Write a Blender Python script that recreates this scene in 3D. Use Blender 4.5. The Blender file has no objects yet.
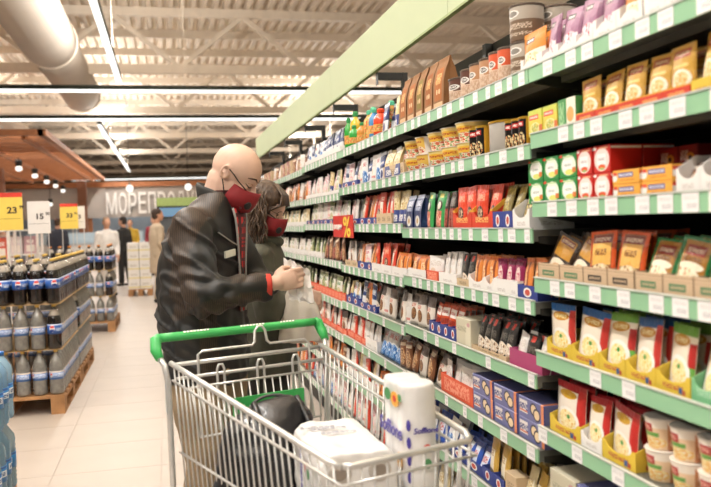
import bpy, bmesh, math, random
import numpy as np
from mathutils import Vector, Matrix, noise, Euler

random.seed(7)
S = bpy.context.scene
COL = S.collection
PI = math.pi

# ---------------------------------------------------------------- camera
cam_d = bpy.data.cameras.new('camera')
cam = bpy.data.objects.new('camera', cam_d)
COL.objects.link(cam)
cam.matrix_world = Matrix(((0.97252476, 0.03847999, -0.2295972, 0.0),
                           (-0.23045305, 0.01945778, -0.97288889, 0.0),
                           (-0.03296931, 0.99906991, 0.027791, 1.39),
                           (0, 0, 0, 1)))
cam_d.sensor_width = 36.0
cam_d.lens = 36.0 * 800.0 / 711.0
cam_d.clip_start = 0.05
cam_d.dof.use_dof = True
cam_d.dof.focus_distance = 3.45
cam_d.dof.aperture_fstop = 3.2
S.camera = cam

# ---------------------------------------------------------------- world, exposure
w = bpy.data.worlds.new('World'); S.world = w
w.use_nodes = True
bg = w.node_tree.nodes['Background']
bg.inputs[0].default_value = (1.0, 0.98, 0.95, 1)
bg.inputs[1].default_value = 0.3
S.view_settings.view_transform = 'Standard'
S.view_settings.look = 'None'
S.view_settings.gamma = 1
S.view_settings.use_curve_mapping = False
S.view_settings.exposure = -1.3
LAMP_POWER = 0.8


# ---------------------------------------------------------------- helpers
def lin(c):
    if isinstance(c, str):
        c = c.lstrip('#')
        c = [int(c[i:i + 2], 16) / 255 for i in (0, 2, 4)]
    return tuple((x / 12.92 if x <= 0.04045 else ((x + 0.055) / 1.055) ** 2.4) for x in c[:3]) + (1.0,)


MATS = {}


def mat(name, col, rough=0.5, metal=0.0, var=0.08, scale=20.0, bump=0.0, bscale=60.0, spec=0.5, coat=0.0, stretch=None):
    if name in MATS:
        return MATS[name]
    m = bpy.data.materials.new(name); m.use_nodes = True
    nt = m.node_tree; b = nt.nodes['Principled BSDF']
    b.inputs['Roughness'].default_value = rough
    b.inputs['Metallic'].default_value = metal
    b.inputs['Specular IOR Level'].default_value = spec
    b.inputs['Coat Weight'].default_value = coat
    tc = nt.nodes.new('ShaderNodeTexCoord')
    src = tc.outputs['Object']
    if stretch:
        mp = nt.nodes.new('ShaderNodeMapping'); mp.inputs['Scale'].default_value = stretch
        nt.links.new(src, mp.inputs['Vector']); src = mp.outputs['Vector']
    n = nt.nodes.new('ShaderNodeTexNoise'); n.inputs['Scale'].default_value = scale
    n.inputs['Detail'].default_value = 3
    nt.links.new(src, n.inputs['Vector'])
    r = nt.nodes.new('ShaderNodeValToRGB')
    c = lin(col)
    r.color_ramp.elements[0].position = 0.3; r.color_ramp.elements[1].position = 0.7
    r.color_ramp.elements[0].color = tuple(max(0, x * (1 - var)) for x in c[:3]) + (1,)
    r.color_ramp.elements[1].color = tuple(min(1, x * (1 + var)) for x in c[:3]) + (1,)
    nt.links.new(n.outputs['Fac'], r.inputs['Fac'])
    nt.links.new(r.outputs['Color'], b.inputs['Base Color'])
    if bump:
        n2 = nt.nodes.new('ShaderNodeTexNoise'); n2.inputs['Scale'].default_value = bscale
        nt.links.new(src, n2.inputs['Vector'])
        bp = nt.nodes.new('ShaderNodeBump'); bp.inputs['Strength'].default_value = bump
        bp.inputs['Distance'].default_value = 0.01
        nt.links.new(n2.outputs['Fac'], bp.inputs['Height'])
        nt.links.new(bp.outputs['Normal'], b.inputs['Normal'])
    MATS[name] = m
    return m


def emit(name, col, strength):
    if name in MATS:
        return MATS[name]
    m = bpy.data.materials.new(name); m.use_nodes = True
    nt = m.node_tree; nt.nodes.clear()
    e = nt.nodes.new('ShaderNodeEmission'); o = nt.nodes.new('ShaderNodeOutputMaterial')
    e.inputs[0].default_value = lin(col); e.inputs[1].default_value = strength
    nt.links.new(e.outputs[0], o.inputs[0])
    MATS[name] = m
    return m


def pm(name, base, shapes, rough=0.35, bump=0.0, rep=1):
    """flat print: shapes laid over a base colour in the UV square of the pack front"""
    if name in MATS:
        return MATS[name]
    m = bpy.data.materials.new(name); m.use_nodes = True
    nt = m.node_tree; b = nt.nodes['Principled BSDF']; N = nt.nodes.new; Lk = nt.links.new
    b.inputs['Roughness'].default_value = rough
    uv = N('ShaderNodeTexCoord').outputs['UV']
    if rep > 1:
        mu = N('ShaderNodeVectorMath'); mu.operation = 'MULTIPLY'; mu.inputs[1].default_value = (rep, 1, 1)
        Lk(uv, mu.inputs[0]); fr = N('ShaderNodeVectorMath'); fr.operation = 'FRACTION'
        mu.operation = 'MULTIPLY_ADD'; mu.inputs[2].default_value = (.5, 0, 0)
        Lk(mu.outputs[0], fr.inputs[0]); uv = fr.outputs[0]
    rgb = N('ShaderNodeRGB'); rgb.outputs[0].default_value = lin(base)
    cur = rgb.outputs[0]
    for s in shapes:
        k, cx, cy, hw, hh, col = s[:6]
        a = N('ShaderNodeVectorMath'); a.operation = 'SUBTRACT'; a.inputs[1].default_value = (cx, cy, 0)
        Lk(uv, a.inputs[0])
        d = N('ShaderNodeVectorMath'); d.operation = 'DIVIDE'; d.inputs[1].default_value = (hw, hh, 1)
        Lk(a.outputs[0], d.inputs[0])
        if k in 'ef':
            ln = N('ShaderNodeVectorMath'); ln.operation = 'LENGTH'; Lk(d.outputs[0], ln.inputs[0])
            val = ln.outputs['Value']
        else:
            ab = N('ShaderNodeVectorMath'); ab.operation = 'ABSOLUTE'; Lk(d.outputs[0], ab.inputs[0])
            sx = N('ShaderNodeSeparateXYZ'); Lk(ab.outputs[0], sx.inputs[0])
            mx = N('ShaderNodeMath'); mx.operation = 'MAXIMUM'
            Lk(sx.outputs[0], mx.inputs[0]); Lk(sx.outputs[1], mx.inputs[1]); val = mx.outputs[0]
        lt = N('ShaderNodeMath'); lt.operation = 'LESS_THAN'; lt.inputs[1].default_value = 1.0
        Lk(val, lt.inputs[0]); fac = lt.outputs[0]
        colsock = None
        if k in 'tf':
            nz = N('ShaderNodeTexNoise'); nz.inputs['Detail'].default_value = 1
            if k == 't':
                mp = N('ShaderNodeVectorMath'); mp.operation = 'MULTIPLY'
                mp.inputs[1].default_value = (26, 5 / max(hh, 0.02) * 0.35, 1)
                Lk(uv, mp.inputs[0]); Lk(mp.outputs[0], nz.inputs['Vector']); nz.inputs['Scale'].default_value = 1.0
                g = N('ShaderNodeMath'); g.operation = 'GREATER_THAN'; g.inputs[1].default_value = 0.48
                Lk(nz.outputs['Fac'], g.inputs[0])
                ml = N('ShaderNodeMath'); ml.operation = 'MULTIPLY'; Lk(fac, ml.inputs[0]); Lk(g.outputs[0], ml.inputs[1])
                fac = ml.outputs[0]
            else:
                Lk(uv, nz.inputs['Vector']); nz.inputs['Scale'].default_value = 9
                rp = N('ShaderNodeValToRGB'); rp.color_ramp.interpolation = 'CONSTANT'
                cols = s[6]
                rp.color_ramp.elements[0].color = lin(col)
                rp.color_ramp.elements[1].color = lin(cols[0]); rp.color_ramp.elements[1].position = 0.47
                if len(cols) > 1:
                    e = rp.color_ramp.elements.new(0.58); e.color = lin(cols[1])
                Lk(nz.outputs['Fac'], rp.inputs['Fac']); colsock = rp.outputs[0]
        mix = N('ShaderNodeMix'); mix.data_type = 'RGBA'
        Lk(fac, mix.inputs[0]); Lk(cur, mix.inputs[6])
        if colsock:
            Lk(colsock, mix.inputs[7])
        else:
            mix.inputs[7].default_value = lin(col)
        cur = mix.outputs[2]
    Lk(cur, b.inputs['Base Color'])
    if bump:
        n2 = N('ShaderNodeTexNoise'); n2.inputs['Scale'].default_value = 7
        Lk(N('ShaderNodeTexCoord').outputs['UV'], n2.inputs['Vector'])
        bp = N('ShaderNodeBump'); bp.inputs['Strength'].default_value = bump; bp.inputs['Distance'].default_value = 0.01
        Lk(n2.outputs['Fac'], bp.inputs['Height']); Lk(bp.outputs['Normal'], b.inputs['Normal'])
    MATS[name] = m
    return m


def mesh_of(name, verts, faces, material=None, smooth=False, uvs=None):
    me = bpy.data.meshes.new(name)
    me.from_pydata([tuple(v) for v in verts], [], faces)
    me.validate()
    if material:
        for mm in (material if isinstance(material, (list, tuple)) else [material]):
            me.materials.append(mm)
    if uvs is not None:
        ul = me.uv_layers.new(name='UVMap')
        for lp in me.loops:
            ul.data[lp.index].uv = uvs[lp.vertex_index]
    if smooth:
        me.polygons.foreach_set('use_smooth', [True] * len(me.polygons))
    me.update()
    return me


def link(name, me, parent=None, loc=(0, 0, 0), rot=(0, 0, 0), scale=None):
    o = bpy.data.objects.new(name, me)
    COL.objects.link(o)
    o.location = loc; o.rotation_euler = rot
    if scale:
        o.scale = scale
    if parent:
        o.parent = parent
    return o


def empty(name, loc=(0, 0, 0), rz=0.0):
    o = bpy.data.objects.new(name, None)
    COL.objects.link(o); o.location = loc; o.rotation_euler = (0, 0, rz); o.empty_display_size = 0.1
    return o


def tag(o, label, cat, group=None):
    o['label'] = label; o['category'] = cat
    if group:
        o['group'] = group
    return o


def struct(o):
    o['kind'] = 'structure'
    return o


class MB:
    """collects shapes into one mesh"""
    def __init__(s):
        s.v = []; s.f = []; s.mi = []; s.uv = []

    def add(s, vs, fs, mi=0, uv=None):
        n = len(s.v)
        s.v += [tuple(v) for v in vs]
        s.f += [tuple(i + n for i in f) for f in fs]
        s.mi += [mi] * len(fs)
        s.uv += list(uv) if uv else [(0.01, 0.5)] * len(vs)
        return s

    def box(s, x0, x1, y0, y1, z0, z1, mi=0):
        vs = [(x0, y0, z0), (x1, y0, z0), (x1, y1, z0), (x0, y1, z0), (x0, y0, z1), (x1, y0, z1), (x1, y1, z1), (x0, y1, z1)]
        return s.add(vs, [(0, 3, 2, 1), (4, 5, 6, 7), (0, 1, 5, 4), (1, 2, 6, 5), (2, 3, 7, 6), (3, 0, 4, 7)], mi)

    def obox(s, c, ax, ay, az, mi=0):
        c, ax, ay, az = map(Vector, (c, ax, ay, az))
        vs = [c + sx * ax + sy * ay + sz * az for sz in (-1, 1) for sx, sy in ((-1, -1), (1, -1), (1, 1), (-1, 1))]
        return s.add(vs, [(0, 3, 2, 1), (4, 5, 6, 7), (0, 1, 5, 4), (1, 2, 6, 5), (2, 3, 7, 6), (3, 0, 4, 7)], mi)

    def bar(s, a, b, wd, ht, mi=0, up=(0, 0, 1)):
        a, b = Vector(a), Vector(b); d = (b - a)
        u = Vector(up); sd = d.cross(u)
        if sd.length < 1e-6:
            sd = d.cross(Vector((1, 0, 0)))
        sd.normalize(); u2 = sd.cross(d).normalized()
        return s.obox((a + b) / 2, d / 2, sd * wd / 2, u2 * ht / 2, mi)

    def prism(s, pts, axis, d0, d1, mi=0):
        """polygon extruded along an axis; pts are the other two coordinates in order"""
        n = len(pts); vs = []
        for d in (d0, d1):
            for p in pts:
                q = list(p); q.insert(axis, d); vs.append(q)
        fs = [tuple(range(n))[::-1], tuple(range(n, 2 * n))] + [(i, (i + 1) % n, n + (i + 1) % n, n + i) for i in range(n)]
        return s.add(vs, fs, mi)

    def tube(s, pts, r, seg=6, mi=0, closed=False):
        pts = [Vector(p) for p in pts]; n = len(pts)
        rs = r if isinstance(r, (list, tuple)) else [r] * n
        vs = []; fs = []
        prev = None
        for i, p in enumerate(pts):
            if closed:
                d = pts[(i + 1) % n] - pts[i - 1]
            else:
                d = pts[min(i + 1, n - 1)] - pts[max(i - 1, 0)]
            d.normalize()
            if prev is None:
                u = d.orthogonal().normalized()
            else:
                u = prev - d * prev.dot(d)
                u = u.normalized() if u.length > 1e-6 else d.orthogonal().normalized()
            prev = u; v = d.cross(u)
            for k in range(seg):
                t = 2 * PI * k / seg
                vs.append(p + (u * math.cos(t) + v * math.sin(t)) * rs[i])
        m = n if closed else n - 1
        for i in range(m):
            j = (i + 1) % n
            for k in range(seg):
                k2 = (k + 1) % seg
                fs.append((i * seg + k, i * seg + k2, j * seg + k2, j * seg + k))
        if not closed:
            fs.append(tuple(range(seg))[::-1]); fs.append(tuple(range((n - 1) * seg, n * seg)))
        return s.add(vs, fs, mi)

    def lathe(s, prof, seg=16, mi=0, c=(0, 0, 0), axis=2, uvr=None):
        vs = []; fs = []; uv = []
        zs = [p[1] for p in prof]; z0, z1 = (uvr or (min(zs), max(zs)))
        for r, z in prof:
            for k in range(seg + 1):
                t = 2 * PI * k / seg - PI / 2 - PI
                p = [r * math.cos(t), r * math.sin(t), z]
                if axis == 1:
                    p = [p[0], p[2], p[1]]
                elif axis == 0:
                    p = [p[2], p[0], p[1]]
                vs.append((p[0] + c[0], p[1] + c[1], p[2] + c[2]))
                uv.append((k / seg, (z - z0) / max(z1 - z0, 1e-6)))
        w_ = seg + 1
        for i in range(len(prof) - 1):
            for k in range(seg):
                fs.append((i * w_ + k, i * w_ + k + 1, (i + 1) * w_ + k + 1, (i + 1) * w_ + k))
        fs.append(tuple(range(seg))[::-1])
        fs.append(tuple((len(prof) - 1) * w_ + k for k in range(seg)))
        return s.add(vs, fs, mi, uv)

    def ell(s, c, rx, ry, rz, seg=12, ring=8, mi=0, rot=None):
        c = Vector(c); vs = []; fs = []
        R = rot or Matrix.Identity(3)
        for i in range(ring + 1):
            ph = PI * i / ring
            for k in range(seg):
                t = 2 * PI * k / seg
                vs.append(c + R @ Vector((rx * math.sin(ph) * math.cos(t), ry * math.sin(ph) * math.sin(t), -rz * math.cos(ph))))
        for i in range(ring):
            for k in range(seg):
                k2 = (k + 1) % seg
                fs.append((i * seg + k, i * seg + k2, (i + 1) * seg + k2, (i + 1) * seg + k))
        return s.add(vs, fs, mi)

    def cap(s, a, ra, b, rb, seg=12, mi=0):
        """tapered limb with round ends"""
        a, b = Vector(a), Vector(b); d = (b - a); L = d.length
        if L < 1e-6:
            return s.ell(a, ra, ra, ra, seg, 8, mi)
        d = d / L; u = d.orthogonal().normalized(); v = d.cross(u)
        rings = []
        for i in range(5):
            ph = PI / 2 * i / 4
            rings.append((a - d * ra * math.cos(ph), max(ra * math.sin(ph), 1e-4)))
        for i in range(5):
            ph = PI / 2 * i / 4
            rings.append((b + d * rb * math.sin(ph), max(rb * math.cos(ph), 1e-4)))
        vs = []; fs = []
        for p, r in rings:
            for k in range(seg):
                t = 2 * PI * k / seg
                vs.append(p + (u * math.cos(t) + v * math.sin(t)) * r)
        for i in range(len(rings) - 1):
            for k in range(seg):
                k2 = (k + 1) % seg
                fs.append((i * seg + k, i * seg + k2, (i + 1) * seg + k2, (i + 1) * seg + k))
        fs.append(tuple(range(seg))[::-1]); fs.append(tuple(range((len(rings) - 1) * seg, len(rings) * seg)))
        return s.add(vs, fs, mi)

    def loft(s, rings, seg=24, mi=0):
        """rings: (centre, axis_u, axis_v) ellipses joined in order"""
        vs = []; fs = []
        for c, u, v in rings:
            c, u, v = Vector(c), Vector(u), Vector(v)
            for k in range(seg):
                t = 2 * PI * k / seg
                vs.append(c + u * math.cos(t) + v * math.sin(t))
        for i in range(len(rings) - 1):
            for k in range(seg):
                k2 = (k + 1) % seg
                fs.append((i * seg + k, i * seg + k2, (i + 1) * seg + k2, (i + 1) * seg + k))
        fs.append(tuple(range(seg))[::-1]); fs.append(tuple(range((len(rings) - 1) * seg, len(rings) * seg)))
        return s.add(vs, fs, mi)

    def mesh(s, name, mats, smooth=False):
        me = bpy.data.meshes.new(name)
        me.from_pydata(s.v, [], s.f)
        for mm in (mats if isinstance(mats, (list, tuple)) else [mats]):
            me.materials.append(mm)
        me.polygons.foreach_set('material_index', s.mi)
        ul = me.uv_layers.new(name='UVMap')
        li = np.zeros(len(me.loops), dtype=np.int32)
        me.loops.foreach_get('vertex_index', li)
        ul.data.foreach_set('uv', np.array(s.uv, dtype=np.float32)[li].ravel())
        if smooth:
            me.polygons.foreach_set('use_smooth', [True] * len(me.polygons))
        me.update()
        return me

    def build(s, name, mats, parent=None, smooth=False, loc=(0, 0, 0), rot=(0, 0, 0)):
        return link(name, s.mesh(name, mats, smooth), parent, loc, rot)


def fix_normals(me):
    bm = bmesh.new(); bm.from_mesh(me)
    bmesh.ops.recalc_face_normals(bm, faces=bm.faces)
    bm.to_mesh(me); bm.free()


def remesh(mb, name, voxel, material, parent=None, smooth=4, disp=None, sfac=0.5):
    """one continuous skin over overlapping shapes"""
    me = mb.mesh('tmp', material)
    fix_normals(me)
    o = bpy.data.objects.new('tmp', me); COL.objects.link(o)
    r = o.modifiers.new('r', 'REMESH'); r.mode = 'VOXEL'; r.voxel_size = voxel
    if smooth:
        sm = o.modifiers.new('s', 'SMOOTH'); sm.iterations = smooth; sm.factor = sfac
    dg = bpy.context.evaluated_depsgraph_get()
    out = bpy.data.meshes.new_from_object(o.evaluated_get(dg))
    bpy.data.objects.remove(o)
    out.name = name
    if disp:
        n = len(out.vertices)
        co = np.zeros(n * 3); no = np.zeros(n * 3)
        out.vertices.foreach_get('co', co); out.vertices.foreach_get('normal', no)
        co = co.reshape(-1, 3); no = no.reshape(-1, 3)
        dd = np.array([disp(Vector(c)) for c in co])
        co = co + no * dd[:, None]
        out.vertices.foreach_set('co', co.ravel())
    out.materials.clear()
    for mm in (material if isinstance(material, (list, tuple)) else [material]):
        out.materials.append(mm)
    out.polygons.foreach_set('use_smooth', [True] * len(out.polygons))
    out.update()
    return link(name, out, parent)


def text_mesh(s, size, extrude, material, name, parent=None, bold=0.0, align='LEFT', spacing=1.0):
    cu = bpy.data.curves.new(name, 'FONT'); cu.body = s; cu.size = size; cu.extrude = extrude
    cu.offset = bold; cu.align_x = align; cu.space_character = spacing; cu.resolution_u = 3
    o = bpy.data.objects.new('tmp', cu); COL.objects.link(o)
    dg = bpy.context.evaluated_depsgraph_get()
    me = bpy.data.meshes.new_from_object(o.evaluated_get(dg))
    bpy.data.objects.remove(o)
    me.name = name; me.materials.clear(); me.materials.append(material)
    return link(name, me, parent)

# ---------------------------------------------------------------- hall
M_ceil = mat('ceiling_paint', '#eee0cd', 0.7, var=0.05, scale=2)
M_truss = mat('truss_paint', '#eee1cf', 0.6, var=0.05, scale=3)
M_wall = mat('hall_wall', '#b9a794', 0.8)
M_tile = mat('floor_tile', '#aea399', 0.5, var=0.035, scale=3.0, bump=0.02, bscale=30)
M_grout = mat('grout', '#b3a89f', 0.8)
M_wood = mat('brown_wood', '#a0663f', 0.55, var=0.25, scale=6, stretch=(1, 1, 8))
M_dark = mat('dark_metal', '#2c2d2a', 0.45, var=0.1)
M_lampbody = mat('lamp_body', '#26312a', 0.5)
M_glow = emit('lamp_glow', '#fffdf8', 6.0)

floor = MB().box(-20, 14, -8, 62, -0.2, -0.0035).build('floor', M_grout)
struct(floor)
tile_me = MB().box(-0.2985, 0.2985, -0.2985, 0.2985, -0.003, 0.0).mesh('tile', M_tile)
for i in range(9):
    for j in range(33):
        link('floor_tile', tile_me, floor, (-3.98 + i * 0.6, 0.3 + j * 0.6, 0))
mb = MB()
for i in range(52):
    for j in range(117):
        x = -19.58 + i * 0.6; y = -7.5 + j * 0.6
        if -4.0 < x < 1.2 and 0.2 < y < 19.9:
            continue
        mb.box(x - 0.2985, x + 0.2985, y - 0.2985, y + 0.2985, -0.003, 0)
ft = mb.build('floor_tiles_beyond', M_tile, floor); ft['kind'] = 'stuff'

# ribbed roof deck, ribs along the aisle
mb = MB()
xs = []
x = -16.0
while x < 14:
    xs += [(x, 6.4), (x + 0.10, 6.4), (x + 0.13, 6.52), (x + 0.22, 6.52)]
    x += 0.25
vs = [(a, y, b) for y in (-8, 62) for a, b in xs]; n = len(xs)
mb.add(vs, [(i, n + i, n + i + 1, i + 1) for i in range(n - 1)])
mb.box(-16, 14, -8, 62, 6.53, 6.6)
ceiling = struct(mb.build('ceiling', M_ceil))
struct(MB().box(-16, 14, 62, 62.2, 0, 6.6).build('wall_back', M_wall))
struct(MB().box(-16.2, -16, -8, 62.2, 0, 6.6).build('wall_left', M_wall))
struct(MB().box(14, 14.2, -8, 62.2, 0, 6.6).build('wall_right', M_wall))

names = ['nearest roof truss crossing the aisle overhead', 'second roof truss above the cross lamps', 'third roof truss over the aisle',
         'fourth roof truss over the far aisle', 'fifth roof truss near the seafood sign', 'sixth roof truss beyond the seafood sign',
         'seventh roof truss far beyond the sign', 'farthest roof truss near the end wall']
for ti, ty in enumerate([12.4, 18.9, 25.4, 32.4, 39, 45.5, 52, 58.5]):
    t = tag(empty('roof_truss', (0, ty, 5.0)), 'beige steel ' + names[ti], 'truss', 'roof trusses')
    MB().box(-15.9, 13.9, -0.09, 0.09, -0.1, 0.1).build('bottom_chord', M_truss, t)
    MB().box(-15.9, 13.9, -0.09, 0.09, 1.2, 1.395).build('top_chord', M_truss, t)
    for k in range(10):
        xb = -2.5 + (k - 4) * 2.95
        for sx in (-1, 1):
            MB().bar((xb + sx * 0.05, 0, 0.08), (xb + sx * 1.45, 0, 1.22), 0.10, 0.12, up=(0, 1, 0)).build('diagonal', M_truss, t)
for k, py in enumerate([8.5, 10.4, 14.5, 16.6, 21, 23.2, 27.6, 30, 35, 42, 49, 55]):
    o = MB().box(-15.9, 13.9, py - 0.05, py + 0.05, 6.2, 6.395).build('trim_%d' % (k + 1), M_truss); struct(o)

# round air duct along the aisle
t = tag(empty('air_duct', (-2.0, 8, 4.95)), 'large round beige air duct running under the roof', 'duct')
for k, (y0, y1, r) in enumerate([(-4, 6, 0.5), (6, 16, 0.5), (16.0, 22, 0.46)]):
    MB().lathe([(r, y0 - 8), (r, y1 - 8 - 0.02)], 32, axis=1).build('duct_section', mat('duct_paint', '#bdb0a1', 0.8, var=0.03, scale=2), t, smooth=False)
    MB().lathe([(r + 0.02, y1 - 8.05), (r + 0.025, y1 - 8.02), (r + 0.02, y1 - 7.97)], 32, axis=1).build('flange', M_truss, t)
for o in t.children:
    for p in o.data.polygons:
        p.use_smooth = len(p.vertices) == 4
for k, hy in enumerate([2, 5.5, 12]):
    MB().box(-0.012, 0.012, hy - 0.012, hy + 0.012, 0.45, 1.45).build('hanger_rod', M_truss, t)
t2 = tag(empty('air_duct', (-5.2, 14, 5.2)), 'second round beige duct farther left under the roof', 'duct')
d = MB().lathe([(0.3, -6), (0.3, 20)], 24, axis=1).build('duct_section', MATS['duct_paint'], t2)
for hy in (-4, 4, 12, 18):
    MB().box(-0.012, 0.012, hy - 0.012, hy + 0.012, 0.25, 1.2).build('hanger_rod', M_truss, t2)


# ---------------------------------------------------------------- ceiling lamps and fill lights added to brighten the roof deck
UP = 2.4


def line_lamp(c, length, along, label, power):
    t = tag(empty('linear_lamp', c), label, 'lamp', 'linear ceiling lamps')
    hx, hy = ((0.05, length / 2) if along == 'y' else (length / 2, 0.05))
    MB().box(-hx, hx, -hy, hy, 0.0, 0.09).build('housing', M_lampbody, t)
    MB().box(-hx * (0.8 if along == 'y' else 1), hx * (0.8 if along == 'y' else 1), -hy * (0.8 if along == 'x' else 1), hy * (0.8 if along == 'x' else 1), -0.045, -0.0005).build('diffuser', M_glow, t)
    ld = bpy.data.lights.new('lamp_light', 'AREA'); ld.shape = 'RECTANGLE'
    ld.size = 2 * hx; ld.size_y = 2 * hy; ld.energy = power * LAMP_POWER; ld.color = (1.0, 0.975, 0.935)
    lo = bpy.data.objects.new('lamp_light', ld); COL.objects.link(lo); lo.parent = t; lo.location = (0, 0, -0.05)
    if along == 'y':
        lu = bpy.data.lights.new('ceiling_fill_light', 'AREA'); lu.shape = 'RECTANGLE'  # fill light added above the housing to brighten the ceiling
        lu.size = 2 * hx; lu.size_y = 2 * hy; lu.energy = min(power, 650) * LAMP_POWER * UP * min(1, length / 9); lu.color = (1.0, 0.975, 0.935)
        lv = bpy.data.objects.new('ceiling_fill_light', lu); COL.objects.link(lv); lv.parent = t; lv.location = (0, 0, 0.095); lv.rotation_euler = (PI, 0, 0)
    n = max(2, int(length // 3))
    for k in range(n):
        q = -length / 2 + (k + 0.5) * length / n
        p = (q, 0) if along == 'x' else (0, q)
        MB().box(p[0] - 0.006, p[0] + 0.006, p[1] - 0.006, p[1] + 0.006, 0.089, 6.4 - c[2]).build('suspension_wire', M_truss, t)
    return t


line_lamp((-0.76, 10.9, 4.2), 9.8, 'y', 'long white linear lamp hanging over the aisle, its end near the first cross lamp', 620)
line_lamp((-0.76, 1.5, 4.2), 7.5, 'y', 'white linear lamp over the aisle above the shoppers', 620)
line_lamp((-1.63, 31.5, 4.2), 18.0, 'y', 'white linear lamp over the far aisle in front of the seafood sign', 1500)
line_lamp((0.5, 16.9, 4.2), 11.0, 'x', 'first white linear lamp crossing above the aisle', 500)
line_lamp((0.5, 21.3, 4.2), 11.0, 'x', 'second white linear lamp crossing above the aisle', 500)
line_lamp((0.5, 46.9, 4.2), 11.0, 'x', 'farthest white linear lamp crossing above the hall', 900)
line_lamp((-4.6, 3.0, 4.2), 10.0, 'y', 'white linear lamp over the neighbouring aisle on the left', 620)
line_lamp((-6.6, 24.0, 4.2), 10.0, 'y', 'white linear lamp high above the wooden canopy', 700)
line_lamp((3.6, 2.0, 4.2), 9.0, 'y', 'white linear lamp over the aisle behind the tall shelves', 500)
line_lamp((5.5, 31.0, 4.2), 12.0, 'y', 'added linear lamp over the far hall, brightening the seafood sign', 800)  # extra lamp put in to brighten the seafood fascia

# ---------------------------------------------------------------- wooden canopy on the left
t = tag(empty('wooden_canopy', (-6.0, 25.0, 3.3)), 'brown slatted wooden canopy over the counters on the left', 'canopy')
MB().box(-3.9, 3.7, -8.1, -7.9, 0.0, 0.12).build('front_beam', M_wood, t)
MB().box(3.6, 3.75, -8.1, 7.7, 0.0, 0.12).build('side_beam', M_wood, t)
for k in range(20):
    y = -7.3 + k * 0.78
    MB().box(-3.9, 3.59, y - 0.05, y + 0.05, 0.02, 0.14).build('slat', M_wood, t)
for k in range(7):
    x = -3.3 + k * 1.1
    MB().box(x - 0.04, x + 0.04, -7.9, 7.7, -0.06, 0.018).build('cross_slat', M_wood, t)
for (x, y) in ((2.2, -7.7), (-1.0, -7.7), (2.9, 7.5), (1.2, 0.6), (-2.5, 0.6)):
    MB().box(x - 0.16, x + 0.16, y - 0.16, y + 0.16, -3.3, 0.0).build('column', mat('column_wood', '#7d5038', 0.6, var=0.15), t)
for k, (x, y, z) in enumerate([(-3.5, 18.4, 3.0), (-3.45, 21, 3.0), (-3.5, 23.8, 3.0), (-3.6, 26.8, 3.0), (-3.65, 29.3, 3.0), (-3.8, 32.6, 2.98), (-5.3, 27, 2.75), (-4.2, 32, 2.45)]):
    t = tag(empty('spot_lamp', (x, y, z)), ['nearest glowing spot lamp under the wooden canopy', 'second glowing spot lamp under the wooden canopy',
             'third glowing spot lamp under the wooden canopy', 'fourth glowing spot lamp under the wooden canopy',
             'fifth glowing spot lamp under the wooden canopy', 'farthest glowing spot lamp of the canopy row',
             'single glowing spot lamp deep under the canopy', 'low glowing spot lamp left of the seafood sign'][k], 'lamp', 'canopy spot lamps')
    MB().lathe([(0.07, -0.0), (0.09, 0.14), (0.05, 0.16)], 12).build('shade', M_dark, t)
    MB().lathe([(0.02, -0.11), (0.07, -0.09), (0.08, -0.04), (0.06, -0.001)], 12).build('bulb', emit('bulb_glow', '#fff6ea', 5), t, smooth=True)
    MB().box(-0.01, 0.01, -0.01, 0.01, 0.16, 3.23 - z).build('cord', M_dark, t)

# ---------------------------------------------------------------- seafood sign wall and counter
t = tag(empty('sign_fascia', (0, 33.0, 1.85)), 'grey panelled fascia under a wooden beam behind the seafood letters', 'fascia')
M_pan = mat('grey_panel', '#b3a9a0', 0.6, var=0.06, scale=2)
for k in range(11):
    x = -6.6 + k * 1.1
    MB().box(x + 0.01, x + 1.09, 0, 0.1, 0, 1.2).build('panel', M_pan, t)
MB().box(-6.6, 5.5, -0.12, 0.2, 1.2, 1.4).build('wooden_beam', M_wood, t)
for x in (-6.4, -2.9, 2.2, 5.2):
    MB().box(x - 0.08, x + 0.08, 0.12, 0.28, -1.85, 1.2).build('post', M_wood, t)
M_letter = mat('letter_white', '#f6f1ea', 0.4)
t = tag(empty('sign_lettering', (-2.25, 32.9, 1.98)), 'large white seafood lettering on the grey fascia', 'sign')
xx = 0.0
for ch in 'МОРЕПРОДУКТЫ':
    o = text_mesh(ch, 1.0, 0.035, M_letter, 'letter', t, bold=0.012)
    xs_ = [v.co.x for v in o.data.vertices]; ys_ = [v.co.y for v in o.data.vertices]
    wd, ht = max(xs_) - min(xs_), max(ys_) - min(ys_)
    tw = 0.40 if ch in 'МЫ' else 0.30
    for v in o.data.vertices:
        v.co.x = (v.co.x - min(xs_)) / wd * tw
        v.co.y = (v.co.y - min(ys_)) / ht * 0.86
    o.rotation_euler = (PI / 2, 0, 0); o.location = (xx, 0.03, 0)
    xx += tw + 0.075
for k, (x, y) in enumerate([(-1.22, 30), (0.85, 30)]):
    t = tag(empty('pendant_lamp', (x, y, 2.85)), ['white globe pendant lamp before the seafood letters', 'white globe pendant lamp right above the dark shopper'][k], 'lamp', 'globe pendants')
    MB().ell((0, 0, 0), 0.12, 0.12, 0.12).build('globe', MATS['bulb_glow'], t, smooth=True)
    MB().lathe([(0.05, 0.1), (0.05, 0.18), (0.01, 0.2)], 8).build('cap', M_dark, t)
    MB().box(-0.008, 0.008, -0.008, 0.008, 0.2, 3.5).build('cord', M_dark, t)
t = tag(empty('fish_counter', (-1.5, 31.0, 0)), 'pale chilled counter below the seafood letters', 'counter')
MB().box(-3.5, 3.5, 0, 0.9, 0, 0.85).build('body', mat('counter_white', '#d8d5d2', 0.4), t)
MB().box(-3.5, 3.5, -0.03, 0.93, 0.85, 0.9).build('worktop', mat('steel', '#b9bcbd', 0.3, 0.6), t)
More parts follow.
